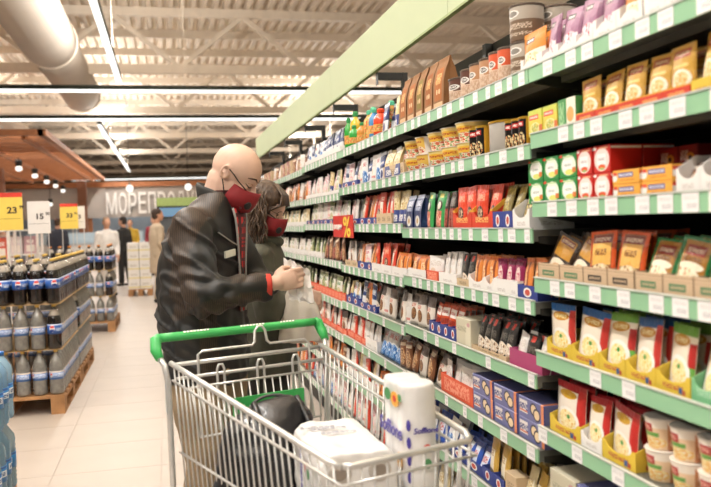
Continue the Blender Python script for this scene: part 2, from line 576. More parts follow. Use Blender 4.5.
for k in range(5):
    MB().box(-3.45 + k * 1.4, -3.45 + k * 1.4 + 1.3, 0.02, 0.05, 0.9, 1.3).build('glass_pane', mat('pale_glass', '#b7ccd9', 0.1), t)
struct(MB().box(-6.5, 5.5, 34.5, 34.6, 0, 1.9).build('wall_counter', mat('blue_grey_wall', '#8f9fae', 0.6)))

# green topped kiosk beside the coat man
t = tag(empty('kiosk', (0.35, 20.5, 0)), 'kiosk with pale green header and lit blue screen', 'kiosk')
MB().box(-0.55, 0.95, 0, 0.5, 1.92, 2.13).build('header', mat('kiosk_green', '#b6cf7d', 0.5), t)
MB().box(-0.55, 0.95, 0.03, 0.45, 1.62, 1.92).build('head_box', M_dark, t)
MB().box(-0.5, 0.9, -0.002, 0.029, 1.66, 1.88).build('screen', emit('screen_blue', '#a9d4f5', 1.3), t)
MB().box(-0.55, 0.95, 0.06, 0.5, 0, 1.62).build('body', mat('kiosk_body', '#5d6266', 0.4), t)

# pale green header board above the tall shelves
M_fascia = mat('pale_green_board', '#bcc8a2', 0.6, var=0.02, scale=2)
t = tag(empty('header_board', (1.3, 6.5, 2.33)), 'long pale green header board above the tall shelves', 'board')
for k in range(4):
    MB().box(0, 0.022, -5.66 + k * 2.67, -5.66 + k * 2.67 + 2.665, 0, 0.28).build('panel', M_fascia, t)
MB().box(-0.004, 0.0225, -5.66, 5.02, -0.012, -0.0005).build('bottom_edge', mat('edge_green', '#93a468', 0.5), t)

# ---------------------------------------------------------------- tall shelf bays
XF, XB = 1.05, 1.52
BAYS = [(0.84, 2.175), (2.175, 3.515), (3.515, 4.85), (4.85, 6.19), (6.19, 7.525), (7.525, 8.86), (8.86, 10.2), (10.2, 11.53)]
ROWS = [[1.778, 1.585, 1.385, 1.164, 0.948, 0.725, 0.49, 0.15],
        [1.778, 1.557, 1.308, 1.093, 0.873, 0.651, 0.412, 0.15],
        [1.778, 1.551, 1.329, 1.080, 0.855, 0.645, 0.41, 0.15],
        [1.778, 1.525, 1.335, 1.095, 0.845, 0.635, 0.40, 0.15],
        [1.765, 1.530, 1.320, 1.09, 0.85, 0.63, 0.40, 0.15],
        [1.765, 1.530, 1.320, 1.09, 0.85, 0.63, 0.40, 0.15],
        [1.765, 1.530, 1.320, 1.09, 0.85, 0.63, 0.40, 0.15],
        [1.765, 1.530, 1.320, 1.09, 0.85, 0.63, 0.40, 0.15]]
RAIL_H = 0.042
BAYN = ['nearest bay', 'second bay', 'third bay', 'fourth bay', 'fifth bay', 'sixth bay', 'seventh bay', 'eighth bay']
ORD = ['top', 'second', 'third', 'fourth', 'fifth', 'sixth', 'seventh', 'bottom']
M_shelf = mat('shelf_grey', '#6a6b64', 0.4, 0.3, var=0.08)
M_back = mat('shelf_back', '#23241f', 0.6, var=0.15)
M_rail = mat('rail_green', '#90bf99', 0.35, var=0.03, scale=4)
M_lip = mat('rail_lip', '#c9cdc4', 0.35)
M_ticket = pm('ticket', '#f1efee', [('t', 0.5, 0.72, 0.4, 0.1, '#d9d6d4'), ('t', 0.6, 0.35, 0.3, 0.12, '#bfbdc0')], 0.4)

ticket_vs = [(0, -0.5, 0), (0, 0.5, 0), (0, 0.5, 1), (0, -0.5, 1)]


def ticket_mesh(wd):
    m_ = MB()
    m_.box(-0.0012, 0.0, -wd / 2, wd / 2, 0.0005, RAIL_H - 0.0005)
    uv = [(0.5 - v[1] / wd, v[2] / RAIL_H) for v in m_.v]
    m_.uv = uv
    return m_.mesh('price_ticket', M_ticket)


TK = [ticket_mesh(0.042), ticket_mesh(0.055), ticket_mesh(0.036)]
TILT = 0.0


def bay(bi):
    y0, y1 = BAYS[bi]
    t = tag(empty('shelf_bay', (XB, (y0 + y1) / 2, 0)), 'dark tall shelf bay with green price rails, %s along the aisle' % BAYN[bi].replace(' bay', ''), 'shelf', 'tall shelf bays')
    hy = (y1 - y0) / 2
    MB().box(0, 0.03, -hy + 0.002, hy - 0.002, 0.0, 2.2).build('back_panel', M_back, t)
    arm = bi in (0, 3, 4, 5, 6, 7)
    MB().box(-0.035, -0.001, -hy + 0.001, -hy + 0.04, 0.0, 2.316 if arm else 2.2).build('upright', M_dark, t)
    if arm:
        MB().box(1.326 - XB, -0.036, -hy + 0.003, -hy + 0.035, 2.27, 2.315).build('header_arm', M_dark, t)
        MB().box(1.323 - XB, 1.3255 - XB, -hy + 0.001, -hy + 0.05, 2.24, 2.4).build('header_clip', M_dark, t)
    MB().box(1.10 - XB, -0.001, -hy + 0.001, hy - 0.001, 0.0, 0.148).build('kick_plate', M_back, t)
    for ri, zb in enumerate(ROWS[bi]):
        fx = XF - XB
        m_ = MB()
        m_.box(fx + 0.006, -0.036, -hy + 0.003, hy - 0.003, zb + RAIL_H - 0.022, zb + RAIL_H - 0.004)
        m_.box(fx + 0.006, fx + 0.02, -hy + 0.003, hy - 0.003, zb + 0.004, zb + RAIL_H - 0.022)
        sh = m_.build('shelf', M_shelf, t)
        MB().box(fx, fx + 0.005, -hy + 0.003, hy - 0.003, zb, zb + RAIL_H).build('price_rail', M_rail, sh)
        MB().box(fx - 0.003, fx + 0.006, -hy + 0.003, hy - 0.003, zb + RAIL_H + 0.0003, zb + RAIL_H + 0.004).build('rail_lip', M_lip, sh)
        if ri < 7:
            for s in (-1, 1):
                MB().prism([(fx + 0.022, zb + RAIL_H - 0.023), (-0.04, zb + RAIL_H - 0.023), (-0.04, zb - 0.07), (fx + 0.022, zb + 0.0)], 1,
                           s * (hy - 0.006) - 0.0015, s * (hy - 0.006) + 0.0015).build('bracket', M_dark, sh)
            MB().box(fx + 0.10, fx + 0.13, -hy + 0.01, hy - 0.01, zb + 0.0, zb + RAIL_H - 0.0225).build('stiffener', M_shelf, sh)
        yy = -hy + 0.03 + random.random() * 0.05
        n = 0
        dense = ri <= 3 or bi > 2
        while yy < hy - 0.03 and n < 12:
            tm = TK[1 if bi == 0 else random.choice((0, 0, 1, 2))]
            link('price_ticket', tm, sh, (fx - 0.0004, yy, zb))
            yy += random.choice((0.085, 0.11, 0.13) if dense else (0.15, 0.2, 0.33))
            n += 1
    return t


for bi in range(8):
    bay(bi)

# ---------------------------------------------------------------- packs
BOXC = {}


def pouch_mesh(w_, h, d, m_, gus=0.5):
    k = ('pouch', round(w_, 3), round(h, 3), round(d, 3), m_.name, gus)
    if k in BOXC:
        return BOXC[k]
    nu, nv = 6, 9
    vs = []; uv = []; fs = []
    for side in (0, 1):
        for j in range(nv + 1):
            v = j / nv
            for i in range(nu + 1):
                u = i / nu
                px = math.sin(PI * u) ** 0.6 if 0 < u < 1 else 0
                if v < 0.08:
                    pv = gus * (0.9 + v)
                elif v > 0.9:
                    pv = 0.0
                else:
                    q = (v - 0.08) / 0.82
                    pv = gus * (1 - q) ** 1.5 + (1 - gus * (1 - q) ** 1.5) * math.sin(PI * min(1, q * 0.9 + 0.1)) ** 0.55
                t = d / 2 * px * pv + 0.0008
                wob = 0.02 * w_ * math.sin(5 * v + 1.3) * (1 if 0 < u < 1 else 0.3)
                nar = 1 - 0.04 * math.sin(PI * v)
                vs.append((((u - 0.5) * w_ * nar + wob * 0.3), (-t if side == 0 else t), v * h))
                uv.append((u, v))
    W = nu + 1; H = (nv + 1) * W
    for j in range(nv):
        for i in range(nu):
            a = j * W + i
            fs.append((a, a + 1, a + W + 1, a + W)); fs.append((H + a, H + a + W, H + a + W + 1, H + a + 1))
        a = j * W
        fs.append((a, a + W, H + a + W, H + a)); a += nu
        fs.append((a, H + a, H + a + W, a + W))
    for i in range(nu):
        fs.append((i, H + i, H + i + 1, i + 1)); a = nv * W + i
        fs.append((a, a + 1, H + a + 1, H + a))
    me = mesh_of('pouch', vs, fs, m_, False, uv)
    me.polygons.foreach_set('use_smooth', [i < nv * nu * 2 for i in range(len(me.polygons))])
    BOXC[k] = me
    return me


def box_mesh(w_, h, d, m_):
    k = ('box', round(w_, 3), round(h, 3), round(d, 3), m_.name)
    if k in BOXC:
        return BOXC[k]
    b = 0.0015
    bm = bmesh.new()
    bmesh.ops.create_cube(bm, size=1.0)
    bmesh.ops.scale(bm, vec=(w_, d, h), verts=bm.verts)
    bmesh.ops.translate(bm, vec=(0, 0, h / 2), verts=bm.verts)
    bmesh.ops.bevel(bm, geom=bm.edges[:], offset=b, segments=1, affect='EDGES')
    ul = bm.loops.layers.uv.new('UVMap')
    for f in bm.faces:
        n = f.normal
        for lp in f.loops:
            c = lp.vert.co
            if abs(n.y) > 0.7:
                lp[ul].uv = (c.x / w_ + 0.5, c.z / h)
            elif abs(n.x) > 0.7:
                lp[ul].uv = (0.04 + 0.02 * (c.y / d), c.z / h)
            else:
                lp[ul].uv = (c.x / w_ + 0.5, 0.96)
    me = bpy.data.meshes.new('box'); bm.to_mesh(me); bm.free(); me.materials.append(m_)
    BOXC[k] = me
    return me


def bag_mesh(w_, h, d, m_):
    """stand up paper bag: square base, side gussets, pinched top with a short folded strip"""
    k = ('bag', round(w_, 3), round(h, 3), round(d, 3), m_.name)
    if k in BOXC:
        return BOXC[k]
    rings = [(0, 1, 1), (0.1, 1.0, 1.02), (0.55, 1.0, 0.9), (0.78, 1.0, 0.55), (0.92, 1.0, 0.16), (1.0, 1.0, 0.08)]
    vs = []; uv = []; fs = []
    for v, a, b in rings:
        g = 1 - 0.12 * math.sin(PI * v) - (0.1 if 0.5 < v < 0.95 else 0)
        for (u, sy) in ((0, -1), (0.5, -1.06), (1, -1), (1 - (1 - g) / 2, 0), (1, 1), (0.5, 1.06), (0, 1), ((1 - g) / 2, 0)):
            vs.append(((u - 0.5) * w_, sy * d / 2 * b, v * h)); uv.append((u, v))
    n = 8
    for i in range(len(rings) - 1):
        for j in range(n):
            fs.append((i * n + j, i * n + (j + 1) % n, (i + 1) * n + (j + 1) % n, (i + 1) * n + j))
    fs.append(tuple(range(n))[::-1]); fs.append(tuple((len(rings) - 1) * n + j for j in range(n)))
    me = mesh_of('bag', vs, fs, m_, False, uv); BOXC[k] = me
    return me


def cup_mesh(r, h, m_, taper=0.78, seg=20):
    k = ('cup', round(r, 3), round(h, 3), m_.name, taper)
    if k in BOXC:
        return BOXC[k]
    b = MB(); b.lathe([(r * taper * 0.97, 0), (r * taper, 0.003), (r * 0.985, h * 0.95), (r * 0.985, h * 0.955)], seg)
    me = b.mesh('cup', m_, True)
    for p in me.polygons:
        p.use_smooth = len(p.vertices) == 4
    BOXC[k] = me
    return me


def lid_mesh(r, h, m_, z):
    k = ('lid', round(r, 3), round(h, 3), m_.name, round(z, 3))
    if k not in BOXC:
        b = MB(); b.lathe([(r, z), (r * 1.03, z + h * 0.2), (r * 1.03, z + h * 0.8), (r * 0.97, z + h)], 20)
        BOXC[k] = b.mesh('lid', m_)
    return BOXC[k]


def tray_mesh(w_, h, d, m_, style):
    """open display carton: floor, back, sides that slope down to a cut out front"""
    k = ('tray', round(w_, 3), round(h, 3), round(d, 3), m_.name, style)
    if k in BOXC:
        return BOXC[k]
    t = 0.0022; b = MB()
    b.box(-w_ / 2, w_ / 2, -d / 2, d / 2, 0, t)
    bh = h * (1.5 if style != 'box' else 1.0)
    b.box(-w_ / 2, w_ / 2, d / 2 - t, d / 2, t, bh)
    for s in (-1, 1):
        b.prism([(-d / 2, t), (d / 2 - t, t), (d / 2 - t, bh), (-d / 2 + d * 0.3, bh), (-d / 2, h)], 0, s * w_ / 2 - (t if s > 0 else 0), s * w_ / 2 + (t if s < 0 else 0))
    if style == 'arch':
        pts = [(-w_ / 2 + t, t), (w_ / 2 - t, t), (w_ / 2 - t, h)]
        pts.append((w_ / 2 - t - w_ * 0.14, h))
        for i in range(9):
            a = i / 8
            pts.append((w_ * 0.36 * (1 - 2 * a) * 0.98, h * (0.55 + 0.3 * (1 - (2 * a - 1) ** 2) * 0.8) if 0 < i < 8 else h * 0.55))
        pts += [(-w_ / 2 + t + w_ * 0.14, h), (-w_ / 2 + t, h)]
        b.prism(pts, 1, -d / 2, -d / 2 + t)
    elif style == 'scoop':
        pts = [(-w_ / 2 + t, t), (w_ / 2 - t, t), (w_ / 2 - t, h)]
        for i in range(7):
            a = PI * i / 6
            pts.append((w_ * 0.4 * math.cos(a), h - h * 0.42 * math.sin(a)))
        pts.append((-w_ / 2 + t, h))
        b.prism(pts, 1, -d / 2, -d / 2 + t)
    else:
        b.box(-w_ / 2 + t, w_ / 2 - t, -d / 2, -d / 2 + t, t, h)
    uv = [((v[0] / w_ + 0.5) if v[1] < -d / 2 + 2 * t else 0.02, min(1, v[2] / h)) for v in b.v]
    b.uv = uv
    me = b.mesh('tray', m_); fix_normals(me); BOXC[k] = me
    return me


RZ = -PI / 2
NUM = ['first', 'second', 'third', 'fourth', 'fifth', 'sixth', 'seventh', 'eighth', 'ninth', 'tenth', 'eleventh', 'twelfth', 'thirteenth', 'fourteenth', 'fifteenth', 'sixteenth', 'seventeenth', 'eighteenth', 'nineteenth', 'twentieth']


def jit(a):
    return random.uniform(-a, a)


def put(name, me, x, y, z, label, cat, group, tilt=0.0, yaw=0.0, roll=0.0):
    o = link(name, me, None, (x, y, z), (-tilt, roll, RZ + yaw))
    return tag(o, label, cat, group)


def clone_lid(o, me, name='lid'):
    return link(name, me, o)


def run(bi, ri, ya, yb, kind, n, mats, h, desc, deep=2, tray=None, th=0.4, tstyle='box', td=0.15, tn=1, dd=0.028, pd=0.02, tilt=0.12,
        levels=1, x0=None, lidm=None, zoff=0.0, wf=0.93, lean=0.0, tdesc=None, fill=1.0, box_d=0.05, aspect=None):
    """a facing of packs between two distances along the aisle; every pack is its own object"""
    ya, yb = max(ya, yb), min(ya, yb)
    zs = ROWS[bi][ri] + RAIL_H - 0.0035
    pitch = (ya - yb) / n
    w_ = pitch * wf
    where = ', %s shelf, %s' % (ORD[ri], BAYN[bi])
    group = desc + where
    words = desc.replace(',', '').split()
    cut = [i for i, q in enumerate(words) if i > 1 and q in ('with', 'in', 'standing', 'leaning', 'behind', 'set', 'sunk', 'of')]
    head = words[:cut[0]] if cut else words
    nm = '_'.join(head[-2:]) if len(head) > 1 else head[-1]

    def lab(i, j, lv=None):
        s_ = desc
        s_ += ', ' + (['front', 'second', 'third', 'fourth', 'fifth', 'sixth', 'seventh'][j]) + ' row'
        if lv is not None:
            s_ += ' ' + ('lower', 'upper', 'topmost')[lv]
        if n > 1:
            s_ += ', ' + (NUM[i] + ' from left')
        return s_ + where
    dd = max(dd, pd * 1.08)
    xs0 = (XF + 0.022) if x0 is None else x0
    if tray:
        cnt = int(math.ceil(n / tn))
        for k in range(cnt):
            a = ya - k * tn * pitch; b = max(yb, a - tn * pitch)
            tw = (a - b) * 0.985
            hh = h * th
            me = tray_mesh(tw, hh, td, tray, tstyle)
            put('display_tray', me, xs0 + td / 2 + 0.001, (a + b) / 2, zs, (tdesc or 'open display carton') + ' under the ' + (NUM[k] + ' ' if cnt > 1 else '') + ' '.join(head[-3:]) + where, 'carton', 'cartons of ' + group)
        xs0 += 0.006; zs += 0.0025
    for i in range(n):
        y = ya - (i + 0.5) * pitch
        for j in range(deep):
            if (j and random.random() > fill) or (bi > 1 and random.random() < .05):
                continue
            m_ = mats[(i + (j if len(mats) > 3 else 0)) % len(mats)]
            if kind == 'pouch':
                hh = h * (1 + jit(0.03))
                me = pouch_mesh(w_, round(h, 3), pd, m_)
                off = pd / 2 + j * dd
                put(nm, me, xs0 + off + 0.004, y + jit(0.004), zs + zoff + (0.0 if j == 0 else jit(0.0) + 0.0), lab(i, j), head[-1], group, tilt + jit(0.09), jit(0.16), lean + jit(0.07 if bi < 2 else 0.13))
            elif kind == 'bag':
                me = bag_mesh(w_, h, pd, m_)
                put(nm, me, xs0 + pd / 2 + j * pd * 1.1, y, zs + zoff, lab(i, j), 'bag', group, 0.0, jit(0.06))
            elif kind == 'box':
                me = box_mesh(w_, h, box_d, m_)
                for lv in range(levels):
                    if j and lv == levels - 1 and random.random() > 0.6:
                        continue
                    put(nm, me, xs0 + box_d / 2 + j * (box_d + 0.003), y + jit(0.0015), zs + zoff + lv * (h + 0.0004), lab(i, j, lv if levels > 1 else None), 'box', group, 0, jit(0.015))
            elif kind in ('cup', 'can'):
                r = w_ / 2
                hh = h / levels - 0.001
                me = cup_mesh(r, hh, m_, 0.8 if kind == 'cup' else 0.985)
                for lv in range(levels):
                    o = put(nm, me, xs0 + r + j * (2 * r + 0.003), y, zs + zoff + lv * (h / levels), lab(i, j, lv if levels > 1 else None), head[-1], group, 0, 0.5 + jit(0.25))
                    clone_lid(o, lid_mesh(r, hh * 0.045 if kind == 'cup' else hh * 0.07, lidm or MATS['lid_white'], hh * (0.957 if kind == 'cup' else 0.93)))



mat('lid_white', '#e9e1d6', 0.4); M_lidk = mat('lid_dark', '#5b4c40', 0.4); M_lidg = mat('lid_gold', '#c69a2e', 0.3, 0.5)
W_ = '#f2eee8'
A = {}
A['oat'] = pm('oat_sachet', '#d8862b', [('r', .5, .25, .5, .27, '#efe3d0'), ('f', .45, .28, .36, .2, '#e9cfa0', ['#f4ead8', '#c99a5a']), ('r', .35, .78, .2, .06, '#1d1a18'), ('t', .35, .78, .16, .03, W_)], bump=.3)
A['purple'] = pm('berry_sachet', '#9a6a86', [('r', .5, .22, .5, .24, '#eadfe2'), ('f', .45, .3, .36, .2, '#f0dfe0', ['#e6b4be', '#b5303e']), ('r', .35, .82, .2, .06, '#1d1a18'), ('t', .35, .82, .16, .03, W_), ('r', .9, .6, .1, .4, '#7d4a68')], bump=.3)
A['gold'] = pm('gold_sachet', '#c99a3c', [('r', .5, .84, .34, .075, '#9e2a26'), ('t', .5, .84, .28, .035, '#f0d9a8'), ('e', .5, .36, .4, .2, '#f3e8d2'), ('f', .5, .38, .3, .13, '#e9cf96', ['#d7a754', '#f3e2ba']), ('r', .5, .06, .5, .06, '#a97a24'), ('r', .5, .62, .3, .03, '#e8c878')], .28, bump=.4)
A['redtray'] = pm('red_tray', '#c83a22', [('t', .5, .5, .3, .14, '#e9b76a'), ('r', .5, .96, .5, .06, '#d9a038')], .45)
A['yeltray'] = pm('yellow_tray', '#d8b93e', [('t', .5, .35, .3, .12, '#b24a3a'), ('r', .72, .25, .05, .16, '#32548c'), ('r', .82, .2, .04, .12, '#b03a30')], .5)
A['whitetray'] = pm('white_tray', '#ece8e4', [('t', .5, .3, .25, .1, '#c9c0ba')], .5)
A['grntray'] = pm('green_tray', '#79b887', [('t', .5, .5, .3, .2, '#a6d0ae')], .5)
A['krafttray'] = pm('kraft_tray', '#c6ab8c', [('r', .5, .42, .28, .17, '#4f7a53'), ('t', .5, .42, .23, .07, '#c6ab8c'), ('r', .5, .88, .5, .012, '#8d755b'), ('r', .5, .7, .5, .008, '#a58c70'), ('r', .02, .5, .02, .5, '#8d755b')], .65)
A['krafttrayb'] = pm('kraft_tray_dark_mark', '#c6ab8c', [('r', .5, .42, .28, .17, '#3b332b'), ('t', .5, .42, .23, .07, '#c6ab8c'), ('r', .5, .88, .5, .012, '#8d755b'), ('r', .5, .7, .5, .008, '#a58c70'), ('r', .02, .5, .02, .5, '#8d755b')], .65)
A['bluetray'] = pm('blue_tray', '#2d3c86', [('e', .5, .5, .2, .34, W_), ('e', .5, .5, .13, .22, '#c04a3c')], .5)
A['orgtray'] = pm('orange_tray', '#dd5a3a', [('t', .5, .5, .4, .35, '#ee9a80')], .5)
A['pinktray'] = pm('magenta_tray', '#a8426e', [], .5)
A['plainbeige'] = pm('beige_tray', '#c9b08e', [('t', .5, .5, .3, .2, '#8e7a5e')], .6)
A['soupbox'] = pm('soup_box', '#d9c94e', [('r', .5, .86, .5, .14, '#c7cf5a'), ('r', .42, .72, .34, .09, '#d5472e'), ('t', .42, .72, .28, .04, W_), ('e', .5, .32, .34, .2, '#e8e2a6'), ('f', .5, .32, .28, .16, '#d8c45c', ['#8da23e', '#efe9b8']), ('r', .9, .2, .1, .2, '#cf6a34')], .4)
A['grnbox2'] = pm('green_side_box', '#3f8a4c', [('r', .75, .5, .25, .5, '#f1e9d8'), ('e', .72, .45, .2, .25, '#e6a662'), ('t', .2, .5, .15, .4, '#a9d09c')], .4)
A['grnbox'] = pm('green_tea_box', '#2f8a45', [('e', .55, .5, .42, .42, '#e7efe0'), ('r', .5, .52, .28, .2, '#f6f6f2'), ('t', .5, .52, .2, .05, '#9aa89a'), ('e', .6, .22, .26, .12, '#dfe07a'), ('r', .86, .3, .1, .1, '#d8763a'), ('e', .1, .9, .09, .06, '#d8402e'), ('r', .5, .86, .3, .03, '#c2d8a0')], .35)
A['redbox'] = pm('red_tea_box', '#c2271f', [('e', .5, .48, .44, .43, '#f0ddd6'), ('r', .48, .5, .26, .2, '#f6f4f2'), ('t', .48, .5, .2, .05, '#b9aaa8'), ('e', .5, .2, .22, .1, '#df5c34'), ('e', .5, .14, .14, .05, '#9dba6a'), ('e', .1, .9, .09, .06, W_), ('r', .6, .9, .26, .03, '#e6b08a')], .35)
A['drkbox'] = pm('dark_red_box', '#8c1d1b', [('e', .6, .5, .22, .2, '#d9952f'), ('e', .6, .5, .1, .1, '#2a1512'), ('t', .3, .6, .2, .2, '#d8c6b8')], .35)
A['ylwbox'] = pm('yellow_flat_box', '#e9a845', [('r', .5, .64, .28, .17, '#4a548e'), ('t', .5, .64, .25, .09, '#e8e4ec'), ('e', .08, .5, .1, .3, '#f1ece6'), ('r', .1, .75, .07, .12, '#cf4230'), ('t', .55, .28, .28, .07, '#c67a2c')], .4)
A['mixbrn'] = pm('cake_mix_brown', '#3a2a1e', [('r', .5, .72, .36, .22, '#c08a34'), ('r', .5, .86, .3, .06, '#7a2420'), ('t', .5, .86, .26, .03, '#e4c9a0'), ('e', .5, .26, .4, .2, '#f0e4cc'), ('f', .5, .22, .3, .13, '#e7d4ae', ['#c79c68', '#f8f2e2'])], .28, bump=.4)
A['mixorg'] = pm('cake_mix_orange', '#d4561e', [('r', .5, .52, .38, .42, '#8a5a3a'), ('r', .5, .6, .36, .24, '#e8b45e'), ('r', .5, .84, .36, .07, '#7a2420'), ('t', .5, .84, .3, .035, '#f0d9c0'), ('t', .5, .6, .22, .06, '#6a3c1e'), ('f', .5, .24, .36, .15, '#f1e4c8', ['#e3cfa2', '#9d6b42'])], .28, bump=.4)
A['mixgrn'] = pm('cake_mix_green', '#2d8046', [('r', .52, .55, .4, .4, '#a8742c'), ('r', .52, .78, .3, .09, '#8e2a24'), ('t', .52, .78, .25, .04, '#f0d9c0'), ('t', .5, .62, .3, .05, '#5c3414'), ('e', .5, .5, .38, .08, '#f2e6cc'), ('f', .48, .27, .38, .2, '#f4e9cf', ['#efe0b8', '#c28a6a'])], .28, bump=.4)
A['pasta'] = pm('pasta_side_sachet', '#efe2cf', [('r', .5, .93, .5, .08, '#2b5d96'), ('e', .45, .77, .34, .085, '#c98a1e'), ('t', .45, .77, .26, .04, '#f2e2a8'), ('r', .9, .5, .1, .4, '#c23a32'), ('e', .46, .3, .4, .24, '#f7f2e8'), ('f', .46, .3, .3, .18, '#f0dc92', ['#f8eec4', '#e9c86a']), ('e', .5, .38, .06, .04, '#5e9a48')], .3, bump=.4)
A['pastag'] = pm('pasta_green_sachet', '#efe0ca', [('r', .5, .93, .5, .08, '#6fa33e'), ('e', .45, .77, .34, .085, '#c98a1e'), ('t', .45, .77, .26, .04, '#f2e2a8'), ('r', .9, .55, .1, .2, '#b5302c'), ('r', .9, .2, .1, .2, '#68a84a'), ('e', .46, .3, .42, .25, '#f7f2e8'), ('f', .46, .3, .3, .18, '#f3e2a0', ['#f8eec4', '#e9c86a']), ('e', .5, .38, .06, .04, '#4e9a48')], .3, bump=.4)
A['pastar'] = pm('pasta_red_sachet', '#f0e4d4', [('r', .5, .94, .5, .08, '#a8232a'), ('e', .42, .78, .3, .08, '#d0a02a'), ('r', .88, .5, .12, .42, '#c22f2a'), ('e', .44, .3, .4, .24, '#f7f2e8'), ('f', .44, .3, .3, .18, '#f0dca0', ['#f8eec4', '#e3bc6a']), ('e', .5, .36, .06, .04, '#4e9a48')], .3, bump=.4)
A['redblue'] = pm('blue_red_sachet', '#1f5f8a', [('r', .5, .6, .5, .25, '#a8272a'), ('t', .5, .6, .4, .1, '#e8c8a8'), ('r', .5, .9, .5, .06, '#d8d2c8')], .3, bump=.4)
A['cupn'] = pm('noodle_cup_print', '#e9c9a4', [('r', .5, .86, .5, .14, '#f0e6d8'), ('r', .3, .72, .14, .14, '#a82426'), ('t', .3, .72, .1, .07, '#e8b0a0'), ('r', .36, .5, .2, .07, '#69a24a'), ('f', .4, .24, .32, .2, '#f0dca4', ['#e9b45e', '#f4ecd0']), ('r', .86, .45, .14, .45, '#c9885c'), ('t', .86, .45, .1, .3, '#e8c2a4')], .35, rep=2)
A['cupy'] = pm('yellow_cup_print', '#e6c060', [('r', .5, .9, .5, .1, '#f0d98a'), ('e', .5, .7, .3, .16, '#e9b93e'), ('t', .5, .7, .22, .06, '#b8382a'), ('f', .5, .26, .5, .26, '#d86a4a', ['#f0e2c8', '#6f9a4e'])], .4, rep=2)
A['cupw'] = pm('white_yellow_cup_print', '#ece4d8', [('r', .3, .6, .3, .4, '#e7bd58'), ('t', .3, .75, .22, .06, '#b8382a'), ('f', .3, .26, .3, .26, '#c85a44', ['#f0e2c8', '#d8b45c'])], .4, rep=2)
A['blkgold'] = pm('black_gold_can', '#1c1a18', [('r', .85, .5, .12, .5, '#c9962c'), ('r', .1, .5, .1, .5, '#c9962c'), ('f', .45, .3, .22, .26, '#e8d2a0', ['#1c1a18', '#c98a5a']), ('r', .45, .82, .16, .08, '#b8302a'), ('t', .45, .82, .12, .04, W_)], .25, rep=2)
A['tin'] = pm('silver_tin', '#8d8a84', [('r', .5, .5, .2, .5, '#b9b4ac'), ('r', .2, .5, .1, .5, '#c9962c'), ('r', .85, .5, .1, .5, '#262422')], .25, rep=2)
for nm, c in (('tubeb', '#5e382c'), ('tubet', '#b98a64'), ('tubeo', '#d65c34'), ('tubeg', '#b9ae9c')):
    A[nm] = pm('tube_' + nm, c, [('r', .5, .25, .5, .28, '#dfc6ae'), ('r', .28, .56, .2, .12, '#dfc6ae'), ('t', .5, .3, .35, .2, '#c8a68c'), ('e', .45, .68, .17, .105, '#f0ece6'), ('e', .45, .68, .12, .075, '#55504a'), ('t', .45, .68, .1, .04, W_), ('r', .5, .12, .5, .05, c)], .45, rep=2)
A['tubebig'] = pm('tube_big', '#b8aea0', [('r', .5, .3, .5, .3, '#7b6450'), ('t', .5, .42, .36, .08, '#d8c8b4'), ('t', .5, .2, .36, .05, '#d8c8b4'), ('e', .45, .78, .17, .11, '#f0ece6'), ('e', .45, .78, .13, .08, '#8b867e')], .45, rep=2)
for nm, c in (('krafta', '#a5602a'), ('kraftb', '#7c6a26'), ('kraftc', '#94541f')):
    A[nm] = pm('kraft_bag_' + nm, '#8a6038', [('r', .5, .5, .32, .3, c), ('t', .5, .6, .22, .1, '#d8b070'), ('e', .4, .36, .08, .05, '#d6b98e'), ('e', .62, .36, .08, .05, '#d6b98e'), ('r', .5, .06, .4, .1, '#cdab86')], .75, bump=.3)
A['kraft'] = pm('kraft_bag_plain', '#b78f68', [('t', .5, .4, .3, .15, '#9a7450')], .75, bump=.3)
A['navy'] = pm('navy_sachet', '#27355e', [('r', .5, .22, .5, .22, '#d9dbe2'), ('r', .5, .62, .36, .1, '#3d5590'), ('t', .5, .62, .3, .05, W_), ('e', .5, .24, .2, .14, '#2d3f78'), ('r', .5, .94, .5, .06, '#c8ccd4')], .3, bump=.4)
A['navyw'] = pm('white_navy_sachet', '#e7e6e6', [('r', .5, .7, .5, .26, '#34456f'), ('t', .5, .7, .4, .1, '#dfe2ea'), ('r', .5, .1, .5, .06, '#c4504a')], .3, bump=.4)
A['navybag'] = pm('navy_bag', '#2e3c68', [('t', .5, .75, .34, .08, '#d4d8e4'), ('t', .5, .58, .3, .05, '#aab4cc'), ('e', .5, .24, .3, .16, '#e4e0d6'), ('e', .5, .24, .12, .08, '#c89a44'), ('r', .5, .95, .5, .06, '#8d94a8')], .3, bump=.4)
A['goldnavy'] = pm('gold_navy_bag', '#d8c28a', [('r', .5, .2, .5, .24, '#3c4a86'), ('f', .5, .7, .4, .24, '#d9c080', ['#efe2c0', '#a8823c']), ('t', .5, .2, .3, .1, W_)], .35, bump=.4)
A['grnbag'] = pm('green_snack_bag', '#3f9a56', [('e', .5, .62, .28, .14, '#3a2418'), ('e', .5, .62, .16, .1, '#e6dccc'), ('r', .5, .26, .26, .22, '#c9705c'), ('f', .5, .26, .26, .2, '#b84a3c', ['#e0907c', '#efd0c0']), ('r', .5, .88, .2, .05, '#e0d860')], .3, bump=.4)
A['meat'] = pm('dark_window_bag', '#3d3430', [('r', .5, .3, .44, .26, '#8c4036'), ('f', .5, .3, .4, .24, '#8e3f34', ['#b3685a', '#5c2a24']), ('t', .5, .72, .34, .1, '#9a948c')], .3, bump=.5)
A['red'] = pm('red_snack_bag', '#d84a30', [('e', .5, .36, .26, .16, '#2f2a26'), ('f', .5, .34, .22, .13, '#d8c4a8', ['#3a302a', '#b8a488']), ('t', .5, .72, .3, .08, '#f0b090'), ('r', .5, .12, .5, .12, '#c83c26')], .3, bump=.6)
